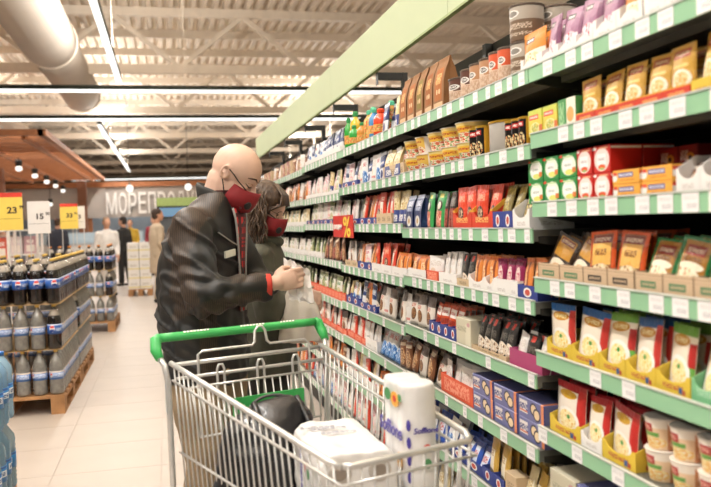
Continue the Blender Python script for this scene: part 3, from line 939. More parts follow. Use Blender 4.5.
A['redw'] = pm('red_white_sachet', '#d4452f', [('r', .4, .4, .3, .3, '#efe2d4'), ('f', .4, .32, .26, .2, '#e8cfae', ['#c9886a', '#f4ead8']), ('t', .5, .8, .3, .06, '#f6d8c0')], .3, bump=.5)
A['olive'] = pm('olive_sachet', '#7d6c34', [('r', .5, .85, .5, .08, '#a89448'), ('f', .5, .4, .34, .26, '#8a7438', ['#c8b468', '#5c4c24']), ('t', .4, .66, .3, .05, '#e0d4a0')], .28, bump=.6)
A['whites'] = pm('white_sachet', '#e9e4de', [('t', .5, .7, .36, .12, '#cfc4ba'), ('r', .5, .22, .4, .04, '#d8908a'), ('e', .4, .4, .16, .1, '#ddc9b4')], .35, bump=.4)
A['whiteb'] = pm('white_brown_sachet', '#e6dcd0', [('r', .5, .86, .5, .16, '#6e625c'), ('e', .55, .34, .24, .2, '#6a4630'), ('f', .55, .34, .2, .16, '#7c5232', ['#a87a50', '#54341f']), ('t', .4, .62, .3, .06, '#c4604a')], .35, bump=.4)
A['whiteg'] = pm('white_green_sachet', '#e8e4da', [('r', .5, .88, .5, .1, '#7f8a62'), ('f', .5, .3, .36, .2, '#d8c8a0', ['#9ab06a', '#efe6d4']), ('t', .5, .66, .3, .07, '#4e8a54')], .35, bump=.4)
A['pinkw'] = pm('white_pink_sachet', '#eedfdc', [('f', .5, .35, .4, .24, '#e6a6a8', ['#f3e6e2', '#b8d09a']), ('r', .5, .86, .5, .1, '#c9a0a0'), ('t', .5, .66, .3, .06, '#b84a60')], .35, bump=.4)
A['brownw'] = pm('brown_sachet', '#7a4e34', [('f', .5, .4, .4, .3, '#a5714a', ['#d8b48a', '#5c3824']), ('r', .5, .85, .4, .06, '#e4d2b8')], .35, bump=.4)
A['greenb'] = pm('dark_green_sachet', '#55603c', [('f', .5, .42, .4, .28, '#8a9658', ['#c8cca0', '#3e4a2c']), ('r', .5, .14, .5, .1, '#e2ded0'), ('t', .5, .8, .3, .06, '#d8d8b8')], .35, bump=.4)
A['bluew'] = pm('blue_white_sachet', '#3f72b0', [('r', .5, .7, .5, .3, '#e9e8e6'), ('f', .5, .3, .5, .22, '#2f66aa', ['#6fa2d8', '#e8eef4']), ('t', .5, .75, .3, .08, '#b84a40')], .3, bump=.4)
A['blk'] = pm('black_coffee_sachet', '#2a2724', [('r', .5, .86, .16, .09, '#d8402e'), ('f', .5, .2, .5, .2, '#e2d0b8', ['#f0e8dc', '#8c6a4a']), ('t', .5, .55, .34, .1, '#6c665e')], .3, bump=.4)
A['orange'] = pm('orange_sachet', '#e08a44', [('r', .62, .55, .1, .36, '#8c4020'), ('f', .34, .45, .24, .26, '#eeb26c', ['#f4d8ac', '#c9602c']), ('r', .5, .93, .5, .05, '#d06a2e')], .3, bump=.4)
A['mag'] = pm('magenta_sachet', '#8c1f4e', [('f', .45, .5, .28, .3, '#e2b0a8', ['#f2e4dc', '#c05a70']), ('r', .5, .9, .5, .06, '#6e1438')], .3, bump=.4)
A['choc'] = pm('choc_red_stick', '#c9522e', [('r', .5, .75, .44, .14, '#f0e4dc'), ('t', .5, .75, .3, .05, '#c03a2a'), ('r', .5, .45, .44, .08, '#8e2c20')], .3, bump=.4)
A['beigebox'] = pm('beige_box', '#cfc8b0', [('r', .8, .4, .16, .4, '#dcd6c0'), ('t', .4, .6, .3, .1, '#a8a488'), ('e', .85, .8, .1, .08, '#c89a9a')], .5)
A['cookie'] = pm('navy_cookie_box', '#26307c', [('r', .46, .5, .5, .5, '#6c6e9e'), ('r', .2, .55, .16, .3, '#e4ddd8'), ('t', .2, .5, .16, .2, '#3c3f7c'), ('r', .2, .35, .16, .04, '#d8805a'), ('e', .6, .6, .14, .3, '#2c2a40'), ('e', .6, .6, .1, .22, '#e8cfa8'), ('e', .72, .4, .14, .3, '#2c2a40'), ('e', .72, .4, .1, .22, '#e8cfa8'), ('r', .93, .5, .05, .5, '#e08a5a')], .35)
A['goldlong'] = pm('gold_long_sachet', '#c9a14a', [('r', .4, .4, .34, .3, '#efe4cc'), ('e', .5, .2, .3, .1, '#5c5448'), ('t', .4, .62, .26, .06, '#a87a3a')], .28, bump=.5)
A['cream'] = pm('cream_sachet', '#e0cfa2', [('r', .5, .4, .4, .3, '#f0e6cc'), ('t', .5, .6, .3, .1, '#b89858')], .3, bump=.5)
A['bluep'] = pm('blue_pack', '#2d55b0', [('r', .4, .5, .3, .3, '#dfe6f2'), ('t', .4, .5, .24, .12, '#c8504a'), ('r', .5, .88, .5, .08, '#1f3c8c')], .3, bump=.4)
A['purplek'] = pm('violet_sachet', '#5b3c6e', [('r', .5, .3, .4, .2, '#e6dce4')], .3, bump=.4)

# ---- nearest bay
run(0, 0, 2.274, 2.148, 'pouch', 1, [A['oat']], .125, 'orange porridge sachet', 3, A['whitetray'], .36, 'arch', .16, tdesc='white arched carton')
run(0, 0, 2.148, 1.848, 'pouch', 3, [A['purple'], A['purple'], A['purple']], .135, 'purple berry porridge sachet', 5, A['whitetray'], .34, 'arch', .2, tdesc='white arched carton', dd=.03)
run(0, 0, 1.848, 1.631, 'pouch', 2, [A['purple'], A['oat']], .12, 'pale porridge sachet', 3, A['whitetray'], .5, 'arch', .18, tdesc='tall white arched carton')
run(0, 0, 1.623, 1.393, 'pouch', 3, [A['brownw'], A['whites'], A['oat']], .125, 'brown breakfast sachet', 2, A['whitetray'], .5, 'box', .18, tdesc='plain white carton')
run(0, 1, 2.233, 2.045, 'box', 2, [A['soupbox']], .078, 'yellow and green bouillon box', 3, box_d=.045)
run(0, 1, 2.045, 1.945, 'box', 1, [A['grnbox2']], .082, 'green and white cereal box', 2, box_d=.06)
run(0, 1, 1.945, 1.467, 'pouch', 5, [A['gold']], .118, 'golden soup sachet', 3, A['redtray'], .27, 'box', .14, tn=1, dd=.032, tdesc='red scooped carton')
run(0, 1, 1.464, 1.282, 'pouch', 3, [A['gold']], .13, 'tall golden soup sachet', 3, A['yeltray'], .27, 'box', .14, dd=.032, tdesc='yellow scooped carton')
run(0, 2, 2.240, 1.945, 'box', 3, [A['grnbox']], .066, 'green fruit tea box', 2, levels=2, box_d=.075)
run(0, 2, 1.945, 1.778, 'box', 2, [A['redbox']], .068, 'red fruit tea box', 2, levels=2, box_d=.09)
run(0, 2, 1.769, 1.616, 'box', 2, [A['drkbox']], .06, 'dark red tea box', 1, levels=2, box_d=.07, x0=1.2)
run(0, 2, 1.774, 1.528, 'box', 2, [A['ylwbox']], .034, 'yellow flat tea box', 1, levels=2, box_d=.11)
run(0, 2, 1.521, 1.282, 'pouch', 3, [A['brownw']], .075, 'brown sachet sunk in white tray', 3, A['whitetray'], .75, 'scoop', .16, tilt=.5, tdesc='white scooped carton')
run(0, 3, 2.193, 1.929, 'pouch', 2, [A['mixbrn']], .13, 'leaning brown baking mix sachet', 3, A['krafttray'], .36, 'box', .2, tn=1, tilt=.3, lean=.25, tdesc='kraft carton with green mark')
run(0, 3, 1.929, 1.691, 'pouch', 2, [A['mixorg']], .14, 'orange edged baking mix sachet', 4, A['krafttrayb'], .34, 'box', .2, tn=1, tilt=.1, dd=.04, tdesc='kraft carton with dark mark')
run(0, 3, 1.687, 1.256, 'pouch', 4, [A['mixgrn']], .128, 'green edged baking mix sachet', 3, A['krafttray'], .37, 'box', .2, tn=1, tilt=.28, lean=.1, dd=.04, tdesc='kraft carton with green label mark')
run(0, 4, 2.148, 1.858, 'pouch', 2, [A['pasta']], .145, 'blue topped pasta sachet', 2, A['yeltray'], .3, 'scoop', .2, tn=1, tilt=.1, tdesc='yellow scooped carton', fill=.0)
run(0, 4, 2.086, 1.820, 'pouch', 6, [A['redblue']], .13, 'blue and red sachet', 2, x0=1.2, tilt=.1, dd=.05)
run(0, 4, 1.858, 1.487, 'pouch', 3, [A['pastag'], A['pasta'], A['pastag']], .15, 'green topped pasta sachet', 5, A['yeltray'], .3, 'scoop', .2, tn=1, tilt=.1, dd=.03, tdesc='bright yellow scooped carton')
run(0, 4, 1.484, 1.231, 'pouch', 3, [A['pastag']], .12, 'pasta sachet in green tray', 4, A['grntray'], .4, 'scoop', .2, tn=1, tilt=.25, dd=.03, tdesc='green scooped carton')
run(0, 5, 2.141, 1.961, 'pouch', 1, [A['pastar']], .145, 'red topped pasta sachet', 3, A['yeltray'], .32, 'scoop', .2, tilt=.1, tdesc='yellow carton')
run(0, 5, 1.961, 1.853, 'pouch', 1, [A['pastar']], .135, 'short red topped pasta sachet', 3, A['whitetray'], .3, 'scoop', .2, tilt=.12, tdesc='white carton')
run(0, 5, 1.853, 1.700, 'pouch', 1, [A['pastar']], .14, 'wide red edged pasta sachet', 6, A['yeltray'], .34, 'scoop', .2, tilt=.12, dd=.026, tdesc='yellow low carton')
run(0, 5, 1.696, 1.208, 'cup', 5, [A['cupn']], .15, 'ribbed instant noodle cup', 2, levels=2)
run(0, 6, 2.154, 1.671, 'box', 3, [A['beigebox'], A['cookie']], .12, 'pale pasta carton', 2, box_d=.1)
run(0, 6, 1.671, 1.185, 'pouch', 6, [A['cream'], A['meat']], .15, 'cream seasoning sachet', 2)
run(0, 7, 2.154, 1.185, 'pouch', 8, [A['whites'], A['bluew'], A['cream']], .18, 'mixed grain bag', 2)

# ---- second bay
run(1, 0, 3.582, 2.972, 'bag', 5, [A['krafta'], A['krafta'], A['kraftb'], A['kraftc'], A['krafta']], .212, 'brown kraft bag with panel', 1, pd=.07)
run(1, 0, 2.972, 2.819, 'can', 1, [A['tubeb']], .105, 'dark brown tube canister', 1, lidm=M_lidk)
run(1, 0, 2.819, 2.729, 'can', 1, [A['tubeb']], .115, 'maroon tube canister', 1, lidm=M_lidk)
run(1, 0, 2.729, 2.546, 'can', 2, [A['tubet']], .118, 'tan tube canister', 1, lidm=M_lidk)
run(1, 0, 2.546, 2.399, 'can', 2, [A['tubeo']], .122, 'orange and tan tube canister', 1, lidm=M_lidk)
run(1, 0, 2.391, 2.274, 'can', 1, [A['tubebig']], .23, 'big grey brown tube canister', 2, levels=2, lidm=M_lidk)
run(1, 0, 2.938, 2.479, 'bag', 4, [A['kraft']], .16, 'plain kraft bag behind the tubes', 1, x0=1.2, pd=.08)
run(1, 1, 3.859, 3.582, 'bag', 2, [A['goldnavy']], .135, 'gold and navy grain bag', 2, pd=.06)
run(1, 1, 3.582, 2.749, 'cup', 5, [A['cupy'], A['cupw'], A['cupy'], A['cupy'], A['cupy']], .15, 'yellow instant soup cup', 2, levels=2)
run(1, 1, 2.739, 2.607, 'can', 2, [A['blkgold']], .115, 'slim black and gold can', 2, lidm=M_lidg)
run(1, 1, 2.607, 2.423, 'can', 1, [A['tin']], .115, 'wide silver and gold tin', 2, lidm=M_lidg)
run(1, 1, 2.423, 2.267, 'can', 3, [A['blkgold']], .1, 'black jar with red badge', 2, lidm=M_lidg)
run(1, 2, 3.534, 3.285, 'bag', 2, [A['navybag']], .15, 'navy bag with cup print', 2, pd=.05)
run(1, 2, 3.285, 3.042, 'pouch', 2, [A['grnbag']], .155, 'green snack bag', 2, pd=.03)
run(1, 2, 3.042, 2.905, 'pouch', 3, [A['meat']], .145, 'dark window sausage pack', 2)
run(1, 2, 2.905, 2.520, 'pouch', 4, [A['red']], .155, 'red orange snack pouch', 3, A['redtray'], .45, 'scoop', .15, tn=2, tdesc='red snack carton')
run(1, 2, 2.520, 2.361, 'pouch', 2, [A['olive']], .15, 'olive gold sachet', 4, A['bluetray'], .4, 'box', .15, tn=1, tilt=.25, tdesc='blue printed carton')
run(1, 2, 2.361, 2.240, 'pouch', 1, [A['olive']], .15, 'large olive gold sachet', 3, A['whitetray'], .42, 'scoop', .15, tilt=.3, tdesc='white scooped carton')
run(1, 3, 3.519, 3.244, 'pouch', 2, [A['orange']], .095, 'small orange white sachet', 2, A['whitetray'], .4, 'box', .14, tn=2, tdesc='white low carton')
run(1, 3, 3.257, 3.102, 'pouch', 1, [A['whites']], .1, 'silver white sachet', 3, A['orgtray'], .42, 'box', .14, tdesc='red orange carton')
run(1, 3, 3.090, 2.883, 'pouch', 3, [A['whites']], .12, 'white stick sachet', 3, A['whitetray'], .35, 'box', .14, tn=3, tdesc='white carton')
run(1, 3, 2.883, 2.759, 'pouch', 2, [A['blk']], .12, 'black stick sachet', 3, A['plainbeige'], .25, 'box', .14, tn=2, tdesc='dark low carton')
run(1, 3, 2.759, 2.529, 'pouch', 3, [A['orange']], .12, 'orange seed sachet', 4, A['whitetray'], .4, 'scoop', .16, tn=2, tdesc='white scooped carton')
run(1, 3, 2.529, 2.339, 'pouch', 3, [A['mag']], .115, 'magenta seed sachet', 4, A['whitetray'], .45, 'box', .16, tn=2, tdesc='white square carton')
run(1, 3, 2.339, 2.199, 'pouch', 2, [A['orange']], .125, 'pale orange sachet', 4, A['bluetray'], .35, 'box', .16, tn=2, tdesc='navy carton with round badge')
run(1, 4, 3.550, 3.230, 'pouch', 3, [A['whiteb']], .14, 'white and brown coffee bag', 3, pd=.035)
run(1, 4, 3.230, 2.905, 'pouch', 4, [A['choc']], .125, 'red chocolate stick pack', 4, A['bluetray'], .4, 'box', .16, tn=1, tilt=.2, tdesc='navy carton')
run(1, 4, 2.905, 2.749, 'box', 1, [A['beigebox']], .1, 'beige tea box', 2, box_d=.07)
run(1, 4, 2.749, 2.438, 'pouch', 5, [A['blk']], .125, 'black coffee bag with red tag', 4, A['plainbeige'], .12, 'box', .2, tn=5, tilt=.2, pd=.03, tdesc='low brown carton')
run(1, 4, 2.415, 2.180, 'pouch', 3, [A['whites'], A['blk'], A['whites']], .105, 'grey white sachet leaning', 2, A['pinktray'], .5, 'box', .18, tn=3, tilt=.25, lean=.1, tdesc='magenta open carton')
run(1, 5, 3.582, 3.115, 'pouch', 4, [A['brownw'], A['whiteb']], .135, 'brown window coffee bag', 3, tilt=.2, pd=.035)
run(1, 5, 3.102, 2.749, 'pouch', 4, [A['whites']], .125, 'white sachet in red carton', 4, A['orgtray'], .58, 'box', .2, tn=4, tdesc='orange red printed carton')
run(1, 5, 2.749, 2.167, 'box', 3, [A['cookie']], .066, 'navy cookie box', 2, levels=2, box_d=.12)
run(1, 6, 3.582, 3.006, 'pouch', 5, [A['bluew'], A['bluep']], .13, 'blue and white sachet', 3, tilt=.3)
run(1, 6, 3.006, 2.681, 'pouch', 4, [A['bluep']], .1, 'small blue pack', 3, A['bluetray'], .4, 'box', .18, tn=2, tilt=.45, tdesc='blue badge carton')
run(1, 6, 2.681, 2.487, 'pouch', 2, [A['goldlong']], .165, 'tall gold sachet', 5, A['bluetray'], .3, 'box', .2, tn=1, tilt=.15, tdesc='navy low carton', pd=.025)
run(1, 6, 2.479, 2.384, 'box', 1, [A['plainbeige']], .09, 'brown carton piece', 1, box_d=.05)
run(1, 6, 2.384, 2.123, 'pouch', 4, [A['cream'], A['goldlong'], A['cream'], A['whites']], .14, 'cream and gold sachet', 4, tilt=.3, pd=.025)
run(1, 7, 3.582, 2.186, 'pouch', 9, [A['whites'], A['bluew'], A['cream']], .18, 'grain bag', 2, pd=.05)

# ---- third bay and beyond
def fillrow(bi, ri, specs, dense=1.0):
    y0, y1 = BAYS[bi]
    tot = sum(s[1] for s in specs); y = y1 - 0.012
    span = (y1 - y0 - 0.024)
    for k, s in enumerate(specs):
        kind, fr, key, pitch, h, desc = s[:6]
        kw = s[6] if len(s) > 6 else {}
        ln = span * fr / tot
        n = max(1, round(ln / pitch))
        if bi >= 3:
            kw = dict(kw); kw['deep'] = 1
        run(bi, ri, y, y - ln + 0.004, kind, n, [A[q] for q in key.split()], h, desc, **kw)
        y -= ln


T = lambda m_, th=.35, tn=2, st='box', **k: dict(tray=A[m_], th=th, tn=tn, tstyle=st, tdesc={'bluetray': 'blue', 'orgtray': 'orange', 'whitetray': 'white', 'redtray': 'red', 'plainbeige': 'beige', 'yeltray': 'yellow', 'krafttray': 'kraft', 'grntray': 'green', 'pinktray': 'magenta'}[m_] + ' low carton', **k)
run(2, 0, 3.934, 3.615, 'pouch', 3, [A['navy'], A['navyw'], A['goldnavy']], .16, 'navy and white topped sachet', 2)
fillrow(2, 1, [('pouch', .3, 'navyw pinkw', .1, .15, 'white and navy sachet', T('bluetray', .25)), ('pouch', .42, 'whites bluew navy', .1, .15, 'white blue noodle sachet', {}), ('pouch', .28, 'whites whiteb', .1, .145, 'white sachet with dark corner', T('plainbeige', .45, 3))])
fillrow(2, 2, [('pouch', .3, 'whiteg pinkw whites', .09, .15, 'pale green and white sachet', T('bluetray', .25)), ('pouch', .3, 'redw red orange', .085, .16, 'red and white leaning sachet', dict(lean=.15, deep=3, **T('bluetray', .25))), ('pouch', .22, 'redw', .09, .165, 'tall red white sachet', T('plainbeige', .35, 1)), ('pouch', .18, 'goldnavy', .08, .16, 'gold navy sachet', {})])
fillrow(2, 3, [('pouch', .25, 'whites whiteb', .085, .15, 'white and brown striped sachet', T('plainbeige', .25)), ('pouch', .25, 'orange pinkw', .1, .14, 'peach white sachet', T('bluetray', .3)), ('pouch', .3, 'red redw', .1, .15, 'red and white grain sachet', dict(deep=3, **T('whitetray', .3))), ('pouch', .2, 'orange', .09, .11, 'small orange sachet', T('whitetray', .4))])
fillrow(2, 4, [('pouch', .25, 'goldnavy bluew', .085, .13, 'blue and gold small sachet', T('bluetray', .35)), ('pouch', .3, 'navyw blk orange', .085, .15, 'dark and white sachet', T('bluetray', .25)), ('pouch', .45, 'whiteb whites', .1, .15, 'white brown coffee bag in row', dict(deep=3, pd=.035))])
fillrow(2, 5, [('pouch', .35, 'whites redw', .09, .13, 'pale and red sachet', T('orgtray', .3)), ('pouch', .2, 'whites', .1, .13, 'white pair of sachets', T('whitetray', .45)), ('pouch', .3, 'bluew', .1, .15, 'blue and white milk sachet', dict(deep=3, tilt=.3)), ('pouch', .15, 'brownw', .1, .13, 'brown sachet', {})])
fillrow(2, 6, [('pouch', .5, 'whites redw cream', .09, .15, 'cream and red sachet', T('whitetray', .3)), ('pouch', .5, 'orange pinkw meat', .1, .13, 'pink and orange sachet', {})])
fillrow(2, 7, [('pouch', 1, 'redw pinkw whites', .11, .17, 'pink and red sachet', dict(deep=2))])
fillrow(3, 0, [('pouch', .55, 'navyw bluew', .1, .15, 'blue white sachet', T('whitetray', .3)), ('pouch', .45, 'navy navyw', .1, .16, 'dark blue leaning sachet', dict(lean=-.15, **T('whitetray', .3)))])
fillrow(3, 1, [('pouch', .5, 'pinkw whites', .1, .15, 'pink and white noodle pack', T('whitetray', .25)), ('pouch', .5, 'pinkw whiteg goldnavy', .1, .16, 'pink and green leaning sachet', dict(lean=.2, **T('whitetray', .2)))])
fillrow(3, 2, [('pouch', .5, 'whites whiteg', .1, .15, 'white and green tea sachet', T('bluetray', .22)), ('pouch', .5, 'whites pinkw whiteg', .1, .155, 'white pink tea sachet', T('bluetray', .22))])
fillrow(3, 3, [('pouch', .45, 'whiteg greenb', .1, .14, 'green and cream sachet', T('whitetray', .3)), ('pouch', .55, 'brownw meat', .1, .16, 'brown meat snack sachet', dict(lean=-.2, deep=3))])
fillrow(3, 4, [('pouch', 1, 'greenb whiteg', .11, .15, 'green topped seed sachet', dict(deep=3, **T('orgtray', .35, 1)))])
fillrow(3, 5, [('pouch', 1, 'whites redw whiteb', .1, .14, 'white and red nut sachet', dict(deep=3, **T('orgtray', .25, 2)))])
fillrow(3, 6, [('pouch', 1, 'orange brownw whites', .11, .15, 'orange brown nut sachet', {})])
fillrow(3, 7, [('pouch', 1, 'bluew pinkw whites', .11, .17, 'blue pink sachet', {})])
for bi in (4, 5, 6, 7):
    fillrow(bi, 0, [('box', .5, 'plainbeige drkbox', .14, .13, 'brown carton', dict(box_d=.12)), ('pouch', .5, 'brownw whites', .12, .14, 'brown and cream sachet', {})])
    fillrow(bi, 1, [('pouch', 1, 'brownw orange whites', .12, .15, 'tan snack sachet', dict(lean=.2))])
    fillrow(bi, 2, [('pouch', 1, 'whiteg cream', .11, .14, 'cream and green sachet', T('whitetray', .3))])
    fillrow(bi, 3, [('pouch', 1, 'whiteg whites', .11, .13, 'pale green sachet', T('whitetray', .35))])
    fillrow(bi, 4, [('pouch', 1, 'greenb whiteg', .12, .15, 'leafy green sachet', T('whitetray', .3))])
    fillrow(bi, 5, [('pouch', 1, 'orange bluew whites', .12, .15, 'orange blue sachet', {})])
    fillrow(bi, 6, [('pouch', 1, 'redw whites', .12, .15, 'red and white sachet', {})])
    fillrow(bi, 7, [('pouch', 1, 'orange redw', .13, .16, 'red and yellow sachet', {})])

# juice bottles and sauces on the top shelf of the third bay
def lathe_bottle(prof, m_, seg=16):
    b = MB(); b.lathe(prof, seg); me = b.mesh('bottle_body', m_)
    for p in me.polygons:
        p.use_smooth = len(p.vertices) == 4
    return me


M_green_pl = mat('green_plastic', '#2f9a3c', 0.25, coat=.3); M_yel_pl = mat('yellow_plastic', '#e0b62c', 0.25, coat=.3)
M_cap_g = mat('green_cap', '#2f8a4a', 0.4); M_red_pl = mat('red_plastic', '#d8431f', 0.25, coat=.3); M_teal = mat('teal_cap', '#4fb08a', 0.4)
A['sauce'] = pm('sauce_label', '#d8a04a', [('f', .5, .5, .5, .4, '#e0c27a', ['#d84a2a', '#7fae4a'])], .4, rep=2)
ZT = ROWS[2][0] + RAIL_H - 0.0035
spec = [(4.74, 1.10, .028, .2, M_green_pl, M_cap_g, 'tall green lemon juice bottle'), (4.64, 1.12, .034, .225, M_yel_pl, M_cap_g, 'yellow lemon juice bottle with green cap'),
        (4.56, 1.09, .03, .135, M_green_pl, M_cap_g, 'small green juice bottle in front of the yellow one'),
        (4.40, 1.10, .032, .13, mat('amber_pl', '#c98a3a', .25), M_cap_g, 'amber sauce bottle'),
        (4.31, 1.12, .034, .185, A['sauce'], M_teal, 'first printed sauce bottle with teal cap'), (4.22, 1.12, .034, .19, A['sauce'], M_teal, 'second printed sauce bottle with teal cap'),
        (4.13, 1.1, .03, .17, mat('blue_pl', '#4a8ac0', .25), M_teal, 'blue sauce bottle with teal cap'),
        (4.0, 1.1, .04, .15, M_red_pl, M_red_pl, 'red ketchup bottle with pointed cap'), (3.9, 1.13, .034, .175, A['sauce'], M_teal, 'third printed sauce bottle near the ketchup')]
for (y, x, r, h, bm_, cm_, lb) in spec:
    o = tag(empty('sauce_bottle', (x, y, ZT)), lb + ' on the top shelf', 'bottle', 'bottles on the top shelf')
    link('body', lathe_bottle([(r * .9, 0), (r, .006), (r, h * .6), (r * .9, h * .7), (r * .45, h * .82), (r * .4, h * .86)], bm_), o)
    b = MB(); b.lathe([(r * .5, h * .86), (r * .5, h * .96), (r * .3, h)], 12); b.build('cap', cm_, o)
    if bm_ not in (A['sauce'],):
        b = MB(); b.lathe([(r * 1.012, h * .2), (r * 1.012, h * .45)], 16); b.build('label', A['sauce'], o)

# red promotion flag on the third shelf
t = tag(empty('promo_flag', (1.042, 4.73, 1.36)), 'red promotion flag with yellow percent sign on the third shelf', 'flag')
M_flag = mat('flag_red', '#c22219', 0.4); M_flagy = mat('flag_yellow', '#efd24a', 0.4)
MB().box(-.0025, 0, -.28, .28, -.065, .068).build('board', M_flag, t)
o = text_mesh('%', .17, .0008, M_flagy, 'percent_sign', t, bold=.002); o.rotation_euler = (PI / 2, 0, -PI / 2); o.location = (-.0035, -.02, -.06); o.scale = (1.7, 1, 1)
o = text_mesh('акция', .05, .0008, M_letter, 'flag_text', t, bold=.001); o.rotation_euler = (PI / 2, 0, -PI / 2); o.location = (-.0035, .26, -.015); o.scale = (1.7, 1, 1)

# ---------------------------------------------------------------- shopping cart
M_wire = mat('cart_chrome', '#d6d5d2', 0.33, 0.55, var=.06)
M_cartg = mat('cart_green', '#3fae5b', 0.35, var=.05)
M_tyre = mat('cart_tyre', '#4a4c4c', 0.6)
cu_ = Vector((.95, .313, 0)).normalized(); cf_ = Vector((.313, -.95, 0)).normalized()
C0 = Vector((0.245, 2.70, 0))
cart = tag(empty('shopping_cart', C0), 'wire shopping cart with a green handle in front of the shoppers', 'cart')
L_ = .955


def cw(f, l, z):
    """cart coordinates: forward, lateral, height"""
    return cf_ * f + cu_ * l + Vector((0, 0, z))


def hw(f, top=True):
    a = .272 - .075 * f / L_
    return a if top else a - .055


def rim(f):
    return .965 - .125 * f / L_


def rimb(f):
    return .50 - .0 * f


def wire(p, r, parent, nm='wire', seg=6):
    return MB().tube(p, r, seg).build(nm, M_wire, parent, smooth=True)


def handle_arc():
    pts = []
    for k in range(13):
        l = -.285 + .57 * k / 12
        pts.append(cw(-.03, l, 1.035))
    return pts


MB().tube(handle_arc(), .0145, 12).build('handle', M_cartg, cart, smooth=True)
for s in (-1, 1):
    o = MB()
    o.tube([cw(-.03, s * .283, 1.036), cw(-.03, s * .297, 1.03), cw(-.012, s * .303, 1.0), cw(.015, s * .3, .975)], [.017, .019, .018, .013], 10)
    o.build('handle_end', M_cartg, cart, smooth=True)
    MB().tube([cw(.01, s * .3, .98), cw(.03, s * .29, .955), cw(.045, s * .285, .90), cw(.05, s * .283, .45), cw(.06, s * .28, .14)], .0095, 8).build('upright_tube', M_wire, cart, smooth=True)
    MB().tube([cw(.06, s * .28, .16), cw(.3, s * .25, .12), cw(.85, s * .17, .12), cw(.90, s * .15, .13)], .012, 8).build('base_tube', M_wire, cart, smooth=True)
    MB().obox(cw(.045, s * .291, .86), cf_ * .008, cu_ * .003, (0, 0, .05)).build('bracket_plate', M_wire, cart)
for k in range(9):
    l = -.12 + k * .012 + (0.02 if k > 4 else 0)
txt = []
for (l0, n_) in ((-.20, 8), (.0, 8), (.15, 5)):
    m_ = MB()
    for k in range(n_):
        p = cw(-.03, l0 + k * .0115, 1.035) + Vector((0, -.0085, .0136))
        m_.obox(p, cu_ * .004, (0, -.0035 * .85, -.0035 * .5), (0, -.0003, .0005))
    m_.build('handle_print', M_letter, cart)
# baskets sides
for s in (-1, 1):
    side = MB()
    top = [cw(f, s * hw(f), rim(f)) for f in np.linspace(0.03, L_ - .05, 8)]
    top += [cw(L_ - .015, s * (hw(L_) - .012), rim(L_) - .002)]
    side.tube(top, .0085, 8)
    sd = side.build('basket_side', M_wire, cart, smooth=True)
    for q in (.12, .62):
        wire([cw(f, s * (hw(f) - .03 * q), rim(f) + (rimb(f) - rim(f)) * q) for f in np.linspace(0.03, L_, 6)], .0042, sd, 'rail_wire')
    wire([cw(f, s * (hw(f) - .03), rimb(f)) for f in np.linspace(0.03, L_, 6)], .0055, sd, 'rail_wire')
    for k in range(27):
        f = .05 + (L_ - .08) * k / 26
        wire([cw(f, s * (hw(f) - .001), rim(f)), cw(f, s * (hw(f) - .03), rimb(f))], .0028, sd)
# front panel
fr = MB().tube([cw(L_ - .012, -hw(L_) + .014, rim(L_)), cw(L_, -hw(L_) + .03, rim(L_)), cw(L_, hw(L_) - .03, rim(L_)), cw(L_ - .012, hw(L_) - .014, rim(L_))], .0085, 8)
fp = fr.build('basket_front', M_wire, cart, smooth=True)
for q in (.12, .62, 1.0):
    z = rim(L_) + (rimb(L_) - rim(L_)) * q
    wire([cw(L_ - .02 * q, -hw(L_) + .03 * q, z), cw(L_ - .02 * q, hw(L_) - .03 * q, z)], .0042, fp, 'rail_wire')
for k in range(11):
    l = (-1 + 2 * k / 10) * (hw(L_) - .02)
    wire([cw(L_, l, rim(L_)), cw(L_ - .02, l * .88, rimb(L_))], .0026, fp)
# bottom grid
bt = MB().tube([cw(.03, -.24, .5), cw(L_ - .02, -.165, .5)], .005, 6).build('basket_floor', M_wire, cart)
for k in range(1, 13):
    q = -1 + 2 * k / 12
    wire([cw(.03, q * .24, .5), cw(L_ - .02, q * .165, .5)], .0024, bt)
for f in (.2, .45, .7, .9):
    wire([cw(f, -hw(f) + .032, .494), cw(f, hw(f) - .032, .494)], .004, bt)
# rear flap with child seat
rp = MB().tube([cw(.035, -.268, .955), cw(.035, .268, .955)], .007, 8).build('rear_flap', M_wire, cart, smooth=True)
wire([cw(.06, -.262, .915), cw(.06, .262, .915)], .006, rp, 'rail_wire')
wire([cw(.08, -.225, .885), cw(.08, .225, .885)], .004, rp, 'rail_wire')
wire([cw(.12, -.215, .735), cw(.12, .215, .735)], .004, rp, 'rail_wire')
for k in range(17):
    l = -.225 + .45 * k / 16
    wire([cw(.08, l, .885), cw(.12, l * .96, .735)], .0026, rp)
for l0 in (-.12, .02, .15):
    wire([cw(.075, l0 - .012, .735), cw(.072, l0 - .012, .93), cw(.072, l0 - .006, .945), cw(.072, l0 + .006, .945), cw(.072, l0 + .012, .93), cw(.075, l0 + .012, .735)], .0042, rp, 'seat_loop')
wire([cw(.05, -.185, .72), cw(.045, -.185, .98), cw(.045, -.17, .99), cw(.045, .005, .99), cw(.042, .015, 1.0), cw(.04, .018, 1.035), cw(.038, .03, 1.05), cw(.038, .045, 1.05), cw(.04, .055, 1.035), cw(.042, .06, 1.0), cw(.045, .07, .99), cw(.045, .2, .99), cw(.05, .215, .975), cw(.05, .215, .72)], .0045, rp, 'seat_frame')
MB().obox(cw(.15, .03, .68), cf_ * .05 + Vector((0, 0, -.01)), cu_ * .13, Vector((0, 0, .004))).build('seat_panel', M_cartg, cart)
MB().obox(cw(.098, .035, .755), cf_ * .004, cu_ * .128, Vector((0, 0, .08))).build('seat_back', M_cartg, cart)
